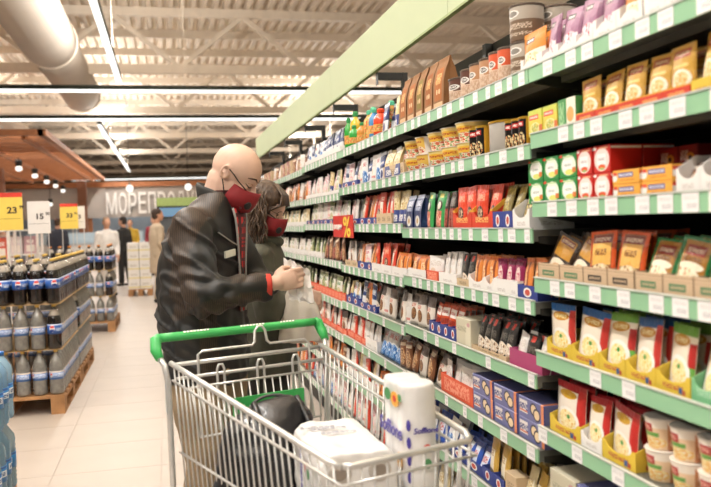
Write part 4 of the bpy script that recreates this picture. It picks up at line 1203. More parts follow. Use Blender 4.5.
for (f, l) in ((.10, -.26), (.10, .26), (.84, -.15), (.84, .15)):
    wl = MB(); c = cw(f, l, .062)
    wl.lathe([(.05, -.014), (.06, -.01), (.062, 0), (.06, .01), (.05, .014)], 18, axis=0)
    rz = math.atan2(cu_.y, cu_.x)
    w_o = wl.build('wheel', M_tyre, cart, smooth=False, loc=c, rot=(0, 0, rz))
    fk = MB().box(-.02, -.016, -.015, .015, 0, .06).box(.016, .02, -.015, .015, 0, .06).box(-.02, .02, -.015, .015, .06, .066)
    fk.build('fork', M_wire, w_o)

# ---------------------------------------------------------------- goods in the cart
M_leather = mat('black_leather', '#17161a', 0.38, var=.3, bump=.25, bscale=45, coat=.2)


def wrinkle(a, s):
    return lambda c: a * (noise.noise(c * s) + .5 * noise.noise(c * s * 2.3))


bagc = C0 + cw(.31, -.088, .0)
mb = MB()
mb.loft([(bagc + Vector((0, 0, .52)), cf_ * .11, cu_ * .125), (bagc + Vector((0, 0, .60)), cf_ * .125, cu_ * .145), (bagc + cf_ * -.0 + cu_ * .01 + Vector((0, 0, .72)), cf_ * .12, cu_ * .15),
         (bagc + cu_ * .03 + Vector((0, 0, .80)), cf_ * .1, cu_ * .135), (bagc + cu_ * .05 + Vector((0, 0, .85)), cf_ * .06, cu_ * .085), (bagc + cu_ * .055 + Vector((0, 0, .872)), cf_ * .025, cu_ * .04)], 24)
bagk = tag(empty('backpack', bagc + Vector((0, 0, .505))), 'black leather backpack lying in the cart', 'backpack')


def pkeep(o, root):
    o.parent = root; o.matrix_parent_inverse = Matrix.Translation(-Vector(root.location))
    return o


pkeep(remesh(mb, 'body', .007, M_leather, None, 6, lambda c: .012 * noise.noise(c * 9) + .006 * noise.noise(Vector((c.x * 8, c.y * 8, c.z * 30)))), bagk)
q0 = bagc + cu_ * .035 + Vector((0, 0, .045))
for s in (-1, 1):
    o = MB(); pts = []
    for k in range(11):
        a = k / 10
        pts.append(q0 + cf_ * (.02 + .11 * math.sin(PI * a * .8)) + cu_ * (s * .07 + .02 * a * s) + Vector((0, 0, .82 - .25 * a)))
    o.tube(pts, .011, 6); pkeep(o.build('strap', M_leather, smooth=True), bagk)
o = MB(); o.tube([q0 + cf_ * (-.02 + .09 * math.cos(a) * 0) + cu_ * (.10 * math.cos(a)) + Vector((0, 0, .765 + .062 * math.sin(a))) - cf_ * .0 + cf_ * .075 * (1 - math.sin(a)) for a in np.linspace(.1, PI - .1, 14)], .005, 6)
pkeep(o.build('zipper', mat('zip_grey', '#5a5a5c', .35, .5), smooth=True), bagk)

UPV = Vector((0, 0, 1))
M_film = mat('white_film', '#eceae8', 0.3, var=.03, bump=.35, bscale=26, coat=.3)
M_roll = mat('paper_roll', '#efedea', 0.8, var=.03)
M_core = mat('roll_core', '#8f8378', 0.8)
M_violet = mat('violet_print', '#4a3f9a', 0.4); M_redp = mat('red_print', '#cf4a3a', 0.4); M_grnp = mat('green_print', '#4f8f5c', 0.4); M_yelp = mat('flower_print', '#e3a94a', .4); M_greyp = mat('grey_print', '#a9a9b4', .4)


def roll_pack(root, ru, rv, rw, nu_, nv_, nw_, r, ln, name):
    """film wrapped rolls: axes ru (roll axis), rv, rw"""
    mb = MB()
    for a in range(nu_):
        for b in range(nv_):
            for c in range(nw_):
                ctr = ru * (a - (nu_ - 1) / 2) * ln + rv * (b - (nv_ - 1) / 2) * 2 * r * .97 + rw * (c - (nw_ - 1) / 2) * 2 * r * .97
                mb.loft([(ctr - ru * ln * .5, rv * r * .93, rw * r * .93), (ctr - ru * ln * .46, rv * r, rw * r), (ctr + ru * ln * .46, rv * r, rw * r), (ctr + ru * ln * .5, rv * r * .93, rw * r * .93)], 20)
                # film bridging the gaps between rolls
    hu, hv, hw_ = nu_ * ln / 2, nv_ * r * .97, nw_ * r * .97
    if nv_ > 1:
        mb.obox((0, 0, 0), ru * hu * .985, rv * (hv - r * .42), rw * (hw_ - .003))
    if nw_ > 1:
        mb.obox((0, 0, 0), ru * hu * .985, rv * (hv - .003), rw * (hw_ - r * .42))
    return remesh(mb, name, .006, M_film, root, 3, lambda c: .0025 * noise.noise(c * 22))


def decal(root, txt, size, pos, right, up, m_, nm, bold=.0, sx=1.0, shear=0.0):
    o = text_mesh(txt, size, .0006, m_, nm, root, bold=bold)
    for v in o.data.vertices:
        v.co.x = v.co.x * sx + v.co.y * shear
    right = Vector(right).normalized(); up = Vector(up); up = (up - right * up.dot(right)).normalized()
    n_ = right.cross(up)
    o.matrix_local = Matrix(((right.x, up.x, n_.x, pos[0]), (right.y, up.y, n_.y, pos[1]), (right.z, up.z, n_.z, pos[2]), (0, 0, 0, 1)))
    return o


def spot(root, pos, right, up, rx, ry, m_, nm, seg=14):
    right = Vector(right).normalized(); up = Vector(up); up = (up - right * up.dot(right)).normalized(); n_ = right.cross(up)
    pos = Vector(pos)
    m_b = MB(); vs = []; fs = []
    for dz in (-.0005, .0007):
        for k in range(seg):
            t = 2 * PI * k / seg
            vs.append(pos + right * rx * math.cos(t) + up * ry * math.sin(t) + n_ * dz)
    fs = [tuple(range(seg))[::-1], tuple(range(seg, 2 * seg))] + [(k, (k + 1) % seg, seg + (k + 1) % seg, seg + k) for k in range(seg)]
    m_b.add(vs, fs)
    return m_b.build(nm, m_, root)


# lying pack of toilet rolls, roll axis along the cart
tp = C0 + cw(.627, .0, .0)
RT = .053
tax = (cf_ * .96 - cu_ * .28).normalized(); tlat = UPV.cross(tax)
pk = tag(empty('toilet_roll_pack', tp + Vector((0, 0, .505 + 3 * RT * .97 + .003))), 'white film pack of toilet rolls lying in the cart', 'roll pack')
roll_pack(pk, tax, tlat, UPV, 3, 2, 3, RT, .118, 'film_wrap')
for b in (-1, 1):
    for c in (-2, 0, 2):
        ctr = tax * .178 + tlat * b * RT * .97 + UPV * c * RT * .97
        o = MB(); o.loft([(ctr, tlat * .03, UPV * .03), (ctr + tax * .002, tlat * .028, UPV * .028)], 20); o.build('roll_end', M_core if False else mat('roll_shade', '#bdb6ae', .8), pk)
        o = MB(); o.loft([(ctr + tax * .002, tlat * .017, UPV * .017), (ctr + tax * .0045, tlat * .015, UPV * .015)], 16); o.build('core', M_core, pk)
tz = 3 * RT * .97 + .0035
for k, (f, l) in enumerate([(-.07, -.05), (-.05, .02), (.0, .06)]):
    decal(pk, ['Soffione', 'Soffione', 'Soffione'][k], .03, (tax * f + tlat * (l * .4 - .08) + UPV * (tz + .001)), tlat, -tax, M_greyp, 'brand_print', .0004)
nl = -cu_
lx = -(2 * RT * .97 + .004)
spot(pk, tlat * lx + UPV * .075 + tax * .0, tax, UPV, .014, .016, M_redp, 'badge_print')
spot(pk, tlat * lx + UPV * .07 + tax * .05, tax, UPV, .012, .014, M_grnp, 'leaf_print')
decal(pk, 'Soffione', .035, tlat * lx + UPV * .12 + tax * -.05, -UPV, tax, M_violet, 'brand_print', .0004)

# upright pack of paper towels
tq = Vector((.617, 2.05, 0))
R2 = .05
pk2 = tag(empty('paper_towel_pack', tq + Vector((0, 0, .505 + .23))), 'upright white pack of paper towels with violet lettering and a yellow flower', 'towel pack')
rot2 = .0
a2 = Vector((-.07, .998, 0)).normalized(); b2 = UPV.cross(a2)
roll_pack(pk2, UPV, a2, b2, 2, 2, 1, R2, .23, 'film_wrap')
nl_ = b2                                # long side, turned to the left
if nl_.x > 0:
    nl_ = -nl_
rl_ = UPV.cross(nl_) * 1.0
ofl = nl_ * (R2 + .0035)
decal(pk2, 'Soffione', .052, ofl + rl_ * -.09 + UPV * .085, rl_, UPV, M_violet, 'brand_print', .001, 1.0, .12)
spot(pk2, ofl + rl_ * .035 + UPV * .185, rl_, UPV, .03, .02, M_yelp, 'flower_print')
spot(pk2, ofl + rl_ * -.02 + UPV * .19, rl_, UPV, .024, .016, M_grnp, 'leaf_print')
spot(pk2, ofl + rl_ * .072 + UPV * .195, rl_, UPV, .012, .01, M_grnp, 'leaf_print')
spot(pk2, ofl + rl_ * .035 + UPV * .187 + nl_ * .0012, rl_, UPV, .012, .009, M_redp, 'flower_centre_print')
spot(pk2, ofl + rl_ * .06 + UPV * .03, rl_, UPV, .018, .022, M_yelp, 'flower_print')
nf_ = -a2                               # rounded end, turned to the camera
rf_ = UPV.cross(nf_)
off = nf_ * (2 * R2 * .97 + .0045)
decal(pk2, 'Soffione', .021, off + rf_ * -.028 + UPV * .105 - nf_ * .001, rf_, UPV, M_violet, 'brand_print', .0005, 1.0, .12)
spot(pk2, off + rf_ * .008 + UPV * .065, rf_, UPV, .011, .011, M_redp, 'badge_print')
spot(pk2, off + rf_ * .008 + UPV * .025, rf_, UPV, .011, .013, M_grnp, 'leaf_print')
bc = MB()
for k in range(8):
    bc.obox(off + rf_ * (-.006 + k * .0036) + UPV * -.05, rf_ * (.0007 + .0006 * (k % 2)), UPV * .012, nf_ * .0006)
bc.build('barcode', mat('ink', '#3a3838', .6), pk2)
for k in range(5):
    an = nf_ * .72 + nl_ * .69
    ctr = -a2 * R2 * .97 + an.normalized() * (R2 + .003)
    spot(pk2, ctr + UPV * (.125 - k * .045), UPV.cross(an), UPV, .006, .015, M_violet, 'motif_print')
# small green packet beside the pack
o = tag(empty('snack_packet', C0 + cw(.52, -.13, .506)), 'small green and clear packet beside the black backpack', 'packet')
me = pouch_mesh(.11, .13, .03, A['grnbag']); g = link('pouch', me, o, (0, 0, .0), (-.6, 0, .3))
o2 = tag(empty('plastic_bag', C0 + cw(.28, -.165, .506)), 'clear crumpled plastic bag at the left side of the cart', 'bag')
mb = MB(); mb.ell((0, 0, .07), .05, .04, .07)
remesh(mb, 'film', .006, mat('clear_film', '#d9d6d2', .2, var=.05, coat=.5), o2, 2, lambda c: .02 * noise.noise(c * 30))

# ---------------------------------------------------------------- people
M_skin = mat('skin', '#cfac98', 0.5, var=.06, scale=14)
M_skin2 = mat('skin_far', '#cf9d80', 0.55)
M_mask = mat('mask_red', '#7c1017', 0.75, var=.12, bump=.15, bscale=150)
M_black = mat('black_rubber', '#141414', 0.5)


def jacket_mat():
    m = bpy.data.materials.new('jacket'); m.use_nodes = True
    nt = m.node_tree; b = nt.nodes['Principled BSDF']; N = nt.nodes.new; Lk = nt.links.new
    tc = N('ShaderNodeTexCoord')
    b.inputs['Roughness'].default_value = .52
    n1 = N('ShaderNodeTexNoise'); n1.inputs['Scale'].default_value = 7; Lk(tc.outputs['Object'], n1.inputs['Vector'])
    r1 = N('ShaderNodeValToRGB'); r1.color_ramp.elements[0].color = lin('#0f100f'); r1.color_ramp.elements[1].color = lin('#252422')
    Lk(n1.outputs['Fac'], r1.inputs[0])
    # ribbed brown panels, worn streaks: attribute painted from the pattern pieces
    at = N('ShaderNodeAttribute'); at.attribute_name = 'panel'
    wv = N('ShaderNodeTexWave'); wv.inputs['Scale'].default_value = 45; wv.inputs['Distortion'].default_value = 3.5
    wv.bands_direction = 'X'
    Lk(tc.outputs['Object'], wv.inputs['Vector'])
    r2 = N('ShaderNodeValToRGB'); r2.color_ramp.elements[0].color = lin('#17130f'); r2.color_ramp.elements[1].color = lin('#463527')
    Lk(wv.outputs['Fac'], r2.inputs[0])
    mx = N('ShaderNodeMix'); mx.data_type = 'RGBA'; Lk(at.outputs['Fac'], mx.inputs[0]); Lk(r1.outputs[0], mx.inputs[6]); Lk(r2.outputs[0], mx.inputs[7])
    Lk(mx.outputs[2], b.inputs['Base Color'])
    return m


M_jacket = jacket_mat()
M_collar = mat('jacket_collar', '#23221f', 0.7, var=.2, bump=.2)
M_plaid = pm('plaid_shirt', '#b8221f', [('r', .3, .5, .12, .6, '#3a1416'), ('r', .75, .5, .08, .6, '#3a1416'), ('r', .5, .2, .6, .06, '#4a1618'), ('r', .5, .5, .6, .05, '#4a1618'), ('r', .5, .8, .6, .06, '#4a1618')], .8)
M_khaki = mat('khaki_cloth', '#8d7a60', 0.85, var=.12, bump=.25, bscale=40)
M_shoe = mat('shoe', '#2a2523', 0.5)
M_trim = mat('jacket_trim', '#8f8b84', 0.5)


def hand(mb, wrist, fwd, up, curl, grip=1.0, sc=1.0):
    """palm, four unequal bent fingers and a thumb, curling towards `curl`"""
    wrist, fwd, up, curl = Vector(wrist), Vector(fwd).normalized(), Vector(up).normalized(), Vector(curl).normalized()
    pc = wrist + fwd * .05 * sc
    R = Matrix((fwd, up, curl)).transposed()
    mb.ell(pc, .048 * sc, .04 * sc, .018 * sc, 14, 10, rot=R)
    mb.cap(wrist - fwd * .02, .027 * sc, wrist + fwd * .02 * sc, .028 * sc)
    for k, (ln, u) in enumerate(((.9, .031), (1.0, .0105), (.95, -.0105), (.75, -.031))):
        r = .0092 * sc * (1 if k < 3 else .88)
        a = pc + fwd * .038 * sc + up * u * sc
        b = a + (fwd * .8 + curl * .6 * grip).normalized() * .036 * ln * sc
        c = b + (curl * .9 - fwd * .25 * grip).normalized() * .026 * ln * sc
        d = c + (-fwd * .8 * grip + curl * .2).normalized() * .018 * ln * sc
        mb.cap(a - fwd * .015, r * 1.1, b, r, 10); mb.cap(b, r, c, r * .95, 10); mb.cap(c, r * .95, d, r * .8, 10)
    a = pc - fwd * .025 * sc + up * .033 * sc + curl * .008
    b = a + (fwd * .7 + up * .45 + curl * .5).normalized() * .036 * sc
    c = b + (fwd * .8 - up * .1 + curl * .5).normalized() * .03 * sc
    mb.cap(a, .013 * sc, b, .0105 * sc, 10); mb.cap(b, .0105 * sc, c, .009 * sc, 10)


def head(mb, c, hf, hr, hu, s=1.0):
    """cranium, brow, nose, cheeks, jaw, ears; hf forward, hr to the person's right, hu up"""
    R = Matrix((hf, hr, hu)).transposed()
    P = lambda f, r, u: c + (hf * f + hr * r + hu * u) * s
    mb.ell(P(-.004, 0, .012), .099 * s, .077 * s, .092 * s, 24, 16, rot=R)
    mb.ell(P(.03, 0, -.05), .068 * s, .064 * s, .075 * s, 20, 12, rot=R)
    mb.ell(P(.05, 0, -.095), .035 * s, .04 * s, .03 * s, 14, 10, rot=R)
    mb.ell(P(.068, 0, -.105), .02 * s, .022 * s, .018 * s, 12, 8, rot=R)
    mb.ell(P(.072, 0, .016), .024 * s, .052 * s, .016 * s, 14, 8, rot=R)
    for q in (-1, 1):
        mb.ell(P(.062, q * .036, -.04), .028 * s, .026 * s, .024 * s, 12, 8, rot=R)
        mb.ell(P(.074, q * .031, -.008), .013 * s, .015 * s, .011 * s, 10, 8, rot=R)
        ear = []
        for k in range(12):
            t = 2 * PI * k / 12
            ear.append(P(-.016 + .0135 * math.cos(t) - .005 * math.sin(t), q * (.076 + .007 * (1 - math.cos(t))), -.022 + .024 * math.sin(t)))
        mb.tube(ear, .0052 * s, 8, closed=True)
        mb.ell(P(-.011, q * .073, -.022), .013 * s, .007 * s, .021 * s, 12, 8, rot=R)
        mb.ell(P(-.006, q * .077, -.044), .006 * s, .006 * s, .008 * s, 8, 6, rot=R)
    mb.cap(P(.085, 0, .0), .009 * s, P(.112, 0, -.036), .0135 * s, 10)
    mb.ell(P(.1, 0, -.04), .014 * s, .019 * s, .011 * s, 10, 8, rot=R)
    mb.ell(P(.088, 0, -.07), .012 * s, .024 * s, .007 * s, 10, 6, rot=R)
    mb.ell(P(.085, 0, -.08), .012 * s, .022 * s, .007 * s, 10, 6, rot=R)


def face_mask(root, c, hf, hr, hu, s, valve_side, strap=True):
    P = lambda f, r, u: c + (hf * f + hr * r + hu * u) * s
    nu, nv = 16, 10; vs = []; fs = []
    for j in range(nv + 1):
        v = j / nv
        u_ = -.024 - .122 * v
        wid = .071 * (1 - .35 * abs(v - .42) ** 1.3 * 2)
        for i in range(nu + 1):
            a = (-1 + 2 * i / nu)
            side = wid * math.sin(a * PI / 2) * 1.08
            ridge = 1 - abs(a) ** 1.35
            f_ = .036 + (.088 + .016 * math.sin(PI * min(1, v * 1.1 + .12)) - .05 * max(0, v - .62) / .38) * ridge ** .55
            up_ = u_ + .014 * (1 - abs(a)) * (1 if v < .2 else 0) * (1 - v / .2) - .022 * (abs(a)) * (v - .5) * -1.0
            vs.append(P(f_, side, up_))
    W = nu + 1
    for j in range(nv):
        for i in range(nu):
            fs.append((j * W + i, j * W + i + 1, (j + 1) * W + i + 1, (j + 1) * W + i))
    me = mesh_of('face_mask', vs, fs, M_mask, True)
    o = link('face_mask', me, root)
    so = o.modifiers.new('s', 'SOLIDIFY'); so.thickness = .003; so.offset = 0
    # valve on the visible cheek of the mask
    i = nu // 2 + int(valve_side * nu * .22); j = int(nv * .42)
    p = Vector(vs[j * W + i]); du = Vector(vs[j * W + i + 1]) - Vector(vs[j * W + i - 1]); dv = Vector(vs[(j + 1) * W + i]) - Vector(vs[(j - 1) * W + i])
    n_ = du.cross(dv).normalized()
    if n_.dot(hf + hr * valve_side) < 0:
        n_ = -n_
    a = du.normalized(); b = n_.cross(a)
    m_b = MB(); m_b.loft([(p, a * .0165 * s, b * .0165 * s), (p + n_ * .004, a * .0165 * s, b * .0165 * s), (p + n_ * .006, a * .012 * s, b * .012 * s)], 18)
    m_b.build('valve', M_black, o)
    if strap:
        for q in (-1, 1):
            top = vs[0 * W + (nu - 2 if q > 0 else 2)]; low = vs[6 * W + (nu if q > 0 else 0)]
            MB().tube([top, P(.045, q * .076, -.018), P(.02, q * .083, -.008), P(-.008, q * .085, -.002)], .0024, 5).build('ear_loop', M_black, o)
            MB().tube([low, P(.022, q * .078, -.078), P(.006, q * .081, -.06), P(-.010, q * .082, -.045)], .0024, 5).build('ear_loop', M_black, o)
    return o


def frame_of(yaw, pitch):
    d = Vector((math.cos(yaw), math.sin(yaw), 0)); r = Vector((math.sin(yaw), -math.cos(yaw), 0)); u = Vector((0, 0, 1))
    hf = d * math.cos(pitch) - u * math.sin(pitch); hu = u * math.cos(pitch) + d * math.sin(pitch)
    return hf, r, hu


# ---- man in the black jacket
MBASE = Vector((.145, 3.17, 0)); MYAW = -.40
mF = Vector((math.cos(MYAW), math.sin(MYAW), 0)); mL = Vector((-math.sin(MYAW), math.cos(MYAW), 0))
mp_ = lambda f, l, z: MBASE + mF * f + mL * l + Vector((0, 0, z))
man = tag(empty('person', (0, 0, 0)), 'bald man in black jacket and red mask reading a paper beside the cart', 'person')
hc = Vector((.272, 3.115, 1.598)); hf, hr, hu = frame_of(-.30, .70)
TORSO = [(.80, -.0, .150, .205), (.90, -.01, .152, .208), (1.02, -.02, .158, .212), (1.14, -.02, .162, .212), (1.26, -.015, .158, .212), (1.35, .005, .142, .205), (1.42, .03, .118, .175), (1.48, .055, .09, .125), (1.52, .075, .07, .085)]


def tor(z):
    for a, b in zip(TORSO, TORSO[1:]):
        if a[0] <= z <= b[0]:
            t = (z - a[0]) / (b[0] - a[0])
            return [a[k] + (b[k] - a[k]) * t for k in range(4)]
    return TORSO[0] if z < TORSO[0][0] else TORSO[-1]


RS, RE, RW = Vector((.085, 2.975, 1.385)), Vector((.128, 2.895, 1.135)), Vector((.362, 2.935, 1.165))
LS, LE, LW = mp_(.03, .165, 1.385), Vector((.36, 3.30, 1.14)), Vector((.40, 3.09, 1.155))
mb = MB()
head(mb, hc, hf, hr, hu, 1.0)
mb.cap(mp_(.05, 0, 1.44), .066, hc - hu * .06 - hf * .02, .062, 16)
mb.cap(mp_(.045, 0, 1.46), .072, hc - hf * .02 - hu * .045, .058, 16)
mb.cap(mp_(0, 0, .98), .12, mp_(.02, 0, 1.32), .11, 16)
for s, S_, E_, W_r in ((-1, RS, RE, RW), (1, LS, LE, LW)):
    mb.cap(mp_(.02, 0, 1.33), .09, S_, .05); mb.cap(S_, .05, E_, .042); mb.cap(E_, .042, W_r, .028)
    mb.cap(mp_(0, s * .09, .95), .085, mp_(.02, s * .1, .5), .055); mb.cap(mp_(.02, s * .1, .5), .055, mp_(-.02, s * .105, .1), .036)
    mb.cap(mp_(-.03, s * .105, .05), .035, mp_(.12, s * .12, .04), .03)
hand(mb, RW + Vector((.012, 0, .006)), (.97, .05, .16), (-.15, .05, .98), (.1, .98, -.1), 1.0)
hand(mb, LW + Vector((.01, -.01, .01)), (.85, -.45, .15), (-.1, .1, .98), (-.35, -.9, 0), .8)
body = remesh(mb, 'body', .0052, M_skin, man, 3)
# eye line and brow laid on the face
from mathutils.bvhtree import BVHTree
bvh = BVHTree.FromPolygons([v.co.copy() for v in body.data.vertices], [tuple(p.vertices) for p in body.data.polygons])


def on_face(r, u, off=.001):
    o_ = hc + hr * r + hu * u + hf * .25
    h_ = bvh.ray_cast(o_, -hf)
    return (h_[0] + hf * off) if h_[0] else hc + hf * .09 + hr * r + hu * u


for q in (-1, 1):
    MB().tube([on_face(q * .014, .016), on_face(q * .03, .024), on_face(q * .046, .02), on_face(q * .056, .012)], [.002, .0038, .0034, .0015], 6).build('eyebrow', mat('brow_hair', '#4a3426', .8), man)
    MB().tube([on_face(q * .018, -.012), on_face(q * .03, -.017), on_face(q * .042, -.014), on_face(q * .05, -.01)], [.0012, .0024, .0024, .001], 6).build('eyelash', mat('lash', '#2a1c16', .8), man)
    MB().tube([on_face(q * .02, -.002), on_face(q * .032, .001), on_face(q * .046, -.004)], [.001, .0014, .001], 5).build('eyelid_fold', mat('lid_fold', '#a8765c', .7), man)
# stubble free scalp, then mask
face_mask(man, hc, hf, hr, hu, 1.0, 1)

mb = MB()
mb.loft([(mp_(t[1], 0, t[0]), mF * t[2], mL * t[3]) for t in TORSO], 32)
mb.cap(mp_(.03, -.08, 1.385), .08, RS, .074, 16); mb.cap(RS, .076, RE, .068, 16); mb.cap(RE, .07, RW - Vector((.03, 0, 0)), .05, 16)
mb.cap(RE + Vector((-.01, 0, .02)), .072, RE + Vector((.08, .01, .01)), .066, 14)
mb.cap(mp_(.03, .08, 1.385), .08, LS, .072, 16); mb.cap(LS, .074, LE, .064, 16); mb.cap(LE, .064, LW - Vector((.02, -.02, 0)), .048, 16)


def jfold(c):
    # folds gathering at the elbow and along the sleeve
    d = (Vector(c) - RE).length
    f = .004 * noise.noise(c * 8)
    # long diagonal creases of stiff cotton
    w2 = noise.noise(Vector((c.x * 5 + c.z * 3, c.y * 5, c.z * 11 + c.x * 5)))
    f += .013 * (max(0, 1 - abs(w2) * 6)) * (1 if c.z < 1.42 else .3)
    w1 = math.exp(-(d / .17) ** 2)
    f += w1 * .022 * (abs(noise.noise(Vector((c.x * 9 + c.z * 14, c.y * 6, c.z * 9 - c.x * 12)))) * 2 - .5)
    ds = (Vector(c) - RS).length
    f += math.exp(-(ds / .13) ** 2) * .006 * math.sin(70 * (c.z * .8 + c.x * .5) + 3 * noise.noise(c * 6))
    f += .007 * noise.noise(Vector((c.x * 22, c.y * 22, c.z * 7))) * (1 if c.z < 1.2 else .4)
    return f


jk = remesh(mb, 'jacket', .0075, M_jacket, man, 12, jfold)
pa = jk.data.attributes.new('panel', 'FLOAT', 'POINT')
vals = []
for v in jk.data.vertices:
    c = v.co; val = 0.0
    fl = (c - MBASE); f_ = fl.dot(mF); l_ = fl.dot(mL)
    # shoulder yoke: band over the back of the shoulder
    if c.z > 1.31 and f_ < .06 + (c.z - 1.31) * .3 and l_ > -.32 and c.z > 1.33 - .3 * (f_ + .05):
        val = 1.0
    # back of the sleeve and underside of the forearm
    ax = (RE - RS).normalized(); rel = c - RS; tt = rel.dot(ax)
    if c.y < 3.0 and 0.06 < tt < .3 and (c.x - (RS + ax * tt).x) < -.03:
        val = 1.0
    if c.y < 3.0 and c.x > RE.x - .02 and c.x < .33 and c.z < RE.z - .005 + (c.x - RE.x) * .12 and c.z < 1.15:
        val = 1.0
    if c.y < 3.0 and .22 < c.x < .33 and c.z > 1.185 and c.z < 1.25:
        val = .8
    vals.append(val)
pa.data.foreach_set('value', vals)


def tsurf(l, z, off=.0):
    t = tor(z); k = max(0, 1 - (l / t[3]) ** 2)
    return mp_(t[1] + t[2] * math.sqrt(k) + off, l, z)


# shirt front in the open jacket
vs = []; fs = []; uv = []
zz = np.linspace(1.06, 1.455, 12)
for j, z in enumerate(zz):
    hwid = .02 + .045 * ((z - 1.06) / .42) ** 1.5
    for i in range(5):
        l = -.012 + hwid * (-1 + i / 2)
        vs.append(tsurf(l, z, .010)); uv.append((i / 4, j / 11 * 3 % 1.0001))
for j in range(11):
    for i in range(4):
        a = j * 5 + i; fs.append((a, a + 1, a + 6, a + 5))
o = link('shirt_front', mesh_of('shirt_front', vs, fs, M_plaid, True, uv), man)
so = o.modifiers.new('s', 'SOLIDIFY'); so.thickness = .004
for s in (-1, 1):
    MB().tube([tsurf(-.012 + s * (.022 + .047 * ((z - 1.06) / .42) ** 1.5), z, .013) for z in zz], .0045, 6).build('zip_edge', M_trim, man, smooth=True)
# shirt collar
cc = mp_(.085, 0, 1.50)
mb = MB()
for s in (-1, 1):
    mb.obox(cc + mF * .06 + mL * s * .035 + Vector((0, 0, -.02)), mL * .022 + mF * -.012 * 1, Vector((0, 0, .03)) + mF * -.012, mF * .004)
    mb.obox(cc + mF * .02 + mL * s * .068 + Vector((0, 0, .0)), mF * .035 + mL * s * -.012, Vector((0, 0, .024)), mL * .004)
mb.build('shirt_collar', M_plaid, man)
# stand collar of the jacket
rings = []
mb = MB()
pts = []; vs = []; fs = []
n = 28
for k in range(n + 1):
    a = PI * (.18 + 1.64 * k / n)  # open at the front
    for (rr, zz_) in ((0.004, -.045), (.010, .0), (.012, .022), (.008, .033), (-.003, .03), (-.007, .0), (-.004, -.035)):
        fx, lx_ = math.cos(a), math.sin(a)
        h_ = .75 + .5 * (1 - fx) / 2
        vs.append(mp_(.068 + (.078 + rr) * fx, (.078 + rr) * lx_, 1.495 + zz_ * h_ - .026 * fx - .0))
for k in range(n):
    for j in range(7):
        j2 = (j + 1) % 7
        fs.append((k * 7 + j, k * 7 + j2, (k + 1) * 7 + j2, (k + 1) * 7 + j))
fs.append(tuple(range(7))); fs.append(tuple(n * 7 + j for j in range(7))[::-1])
link('jacket_collar', mesh_of('jacket_collar', vs, fs, M_collar, True), man)
# chest badge, seams, cuff
p = tsurf(-.105, 1.285, .012); nrm = (tsurf(-.105, 1.285, .1) - mp_(0, -.03, 1.285)).normalized(); rt = UPV.cross(nrm).normalized()
MB().obox(p, rt * .03 + UPV * .004, UPV * .0125, nrm * .004).build('chest_badge', mat('badge_cloth', '#c9c6b4', .7), man)
MB().tube([tsurf(-.175, 1.40, .012), tsurf(-.15, 1.36, .016), tsurf(-.10, 1.33, .013), tsurf(-.06, 1.315, .012)], .0028, 5).build('seam', M_trim, man)
cuff = RW - Vector((.012, .002, 0))
MB().lathe([(.041, -.014), (.043, -.01), (.043, .014), (.040, .018)], 18, axis=0, c=tuple(cuff)).build('cuff_band', mat('cuff_red', '#c23a2c', .7), man, smooth=True)
# trousers
mb = MB()
mb.loft([(mp_(-.01, 0, .70), mF * .12, mL * .17), (mp_(-.01, 0, .95), mF * .135, mL * .185)], 28)
for s in (-1, 1):
    mb.loft([(mp_(-.015, s * .105, .07), mF * .085, mL * .07), (mp_(-.01, s * .105, .3), mF * .085, mL * .075), (mp_(.02, s * .1, .5), mF * .09, mL * .08), (mp_(.0, s * .095, .7), mF * .115, mL * .095), (mp_(0, s * .09, .86), mF * .125, mL * .1)], 20)
remesh(mb, 'trousers', .009, M_khaki, man, 4, lambda c: .008 * noise.noise(Vector((c.x * 9, c.y * 9, c.z * 16))))
for s in (-1, 1):
    mb = MB(); mb.cap(mp_(-.045, s * .105, .045), .045, mp_(.14, s * .125, .035), .037, 14); mb.ell(mp_(-.02, s * .105, .08), .06, .05, .05)
    mb.obox(mp_(.05, s * .115, .012), mF * .14, mL * .04, UPV * .011)
    remesh(mb, 'shoe', .008, M_shoe, man, 2)
# paper in his hands
vs = []; fs = []
nx, ny = 12, 14
for j in range(ny + 1):
    for i in range(nx + 1):
        a, b = i / nx, j / ny
        p = Vector((.425 + .10 * a + .012 * b, 2.985 + .03 * a - .03 * b, 1.262 - .045 * a - .155 * b + .02 * a * b))
        p += Vector((.008, .022, .006)) * noise.noise(Vector((a * 3.2, b * 3.2, 1.7))) + Vector((.004, .012, .008)) * noise.noise(Vector((a * 8, b * 8, .3)))
        vs.append(p)
for j in range(ny):
    for i in range(nx):
        q = j * (nx + 1) + i; fs.append((q, q + 1, q + nx + 2, q + nx + 1))
o = link('paper_sheet', mesh_of('paper_sheet', vs, fs, mat('paper', '#f3f0ee', .7, var=.02), False))
so = o.modifiers.new('s', 'SOLIDIFY'); so.thickness = .001
tag(o, 'crumpled white paper held in the hands of the man', 'paper')

# ---- woman beside him
WB = Vector((.43, 3.74, 0)); WYAW = -.2
wF = Vector((math.cos(WYAW), math.sin(WYAW), 0)); wL = Vector((-math.sin(WYAW), math.cos(WYAW), 0))
wp_ = lambda f, l, z: WB + wF * f + wL * l + Vector((0, 0, z))
wom = tag(empty('person', (0, 0, 0)), 'woman in olive coat, glasses and red mask behind the man', 'person')
wc = Vector((.450, 3.68, 1.478)); wf, wr, wu = frame_of(-.42, .5)
WRS, WRE, WRW = wp_(.0, -.17, 1.235), wp_(.04, -.2, .99), wp_(.17, -.12, 1.07)
WLS, WLE, WLW = wp_(.0, .17, 1.235), wp_(.04, .2, .99), wp_(.17, .06, 1.03)
mb = MB()
head(mb, wc, wf, wr, wu, .95)
mb.cap(wp_(.0, 0, 1.27), .055, wc - wu * .06 - wf * .02, .052, 14)
mb.cap(wp_(0, 0, .9), .11, wp_(0, 0, 1.2), .1, 14)
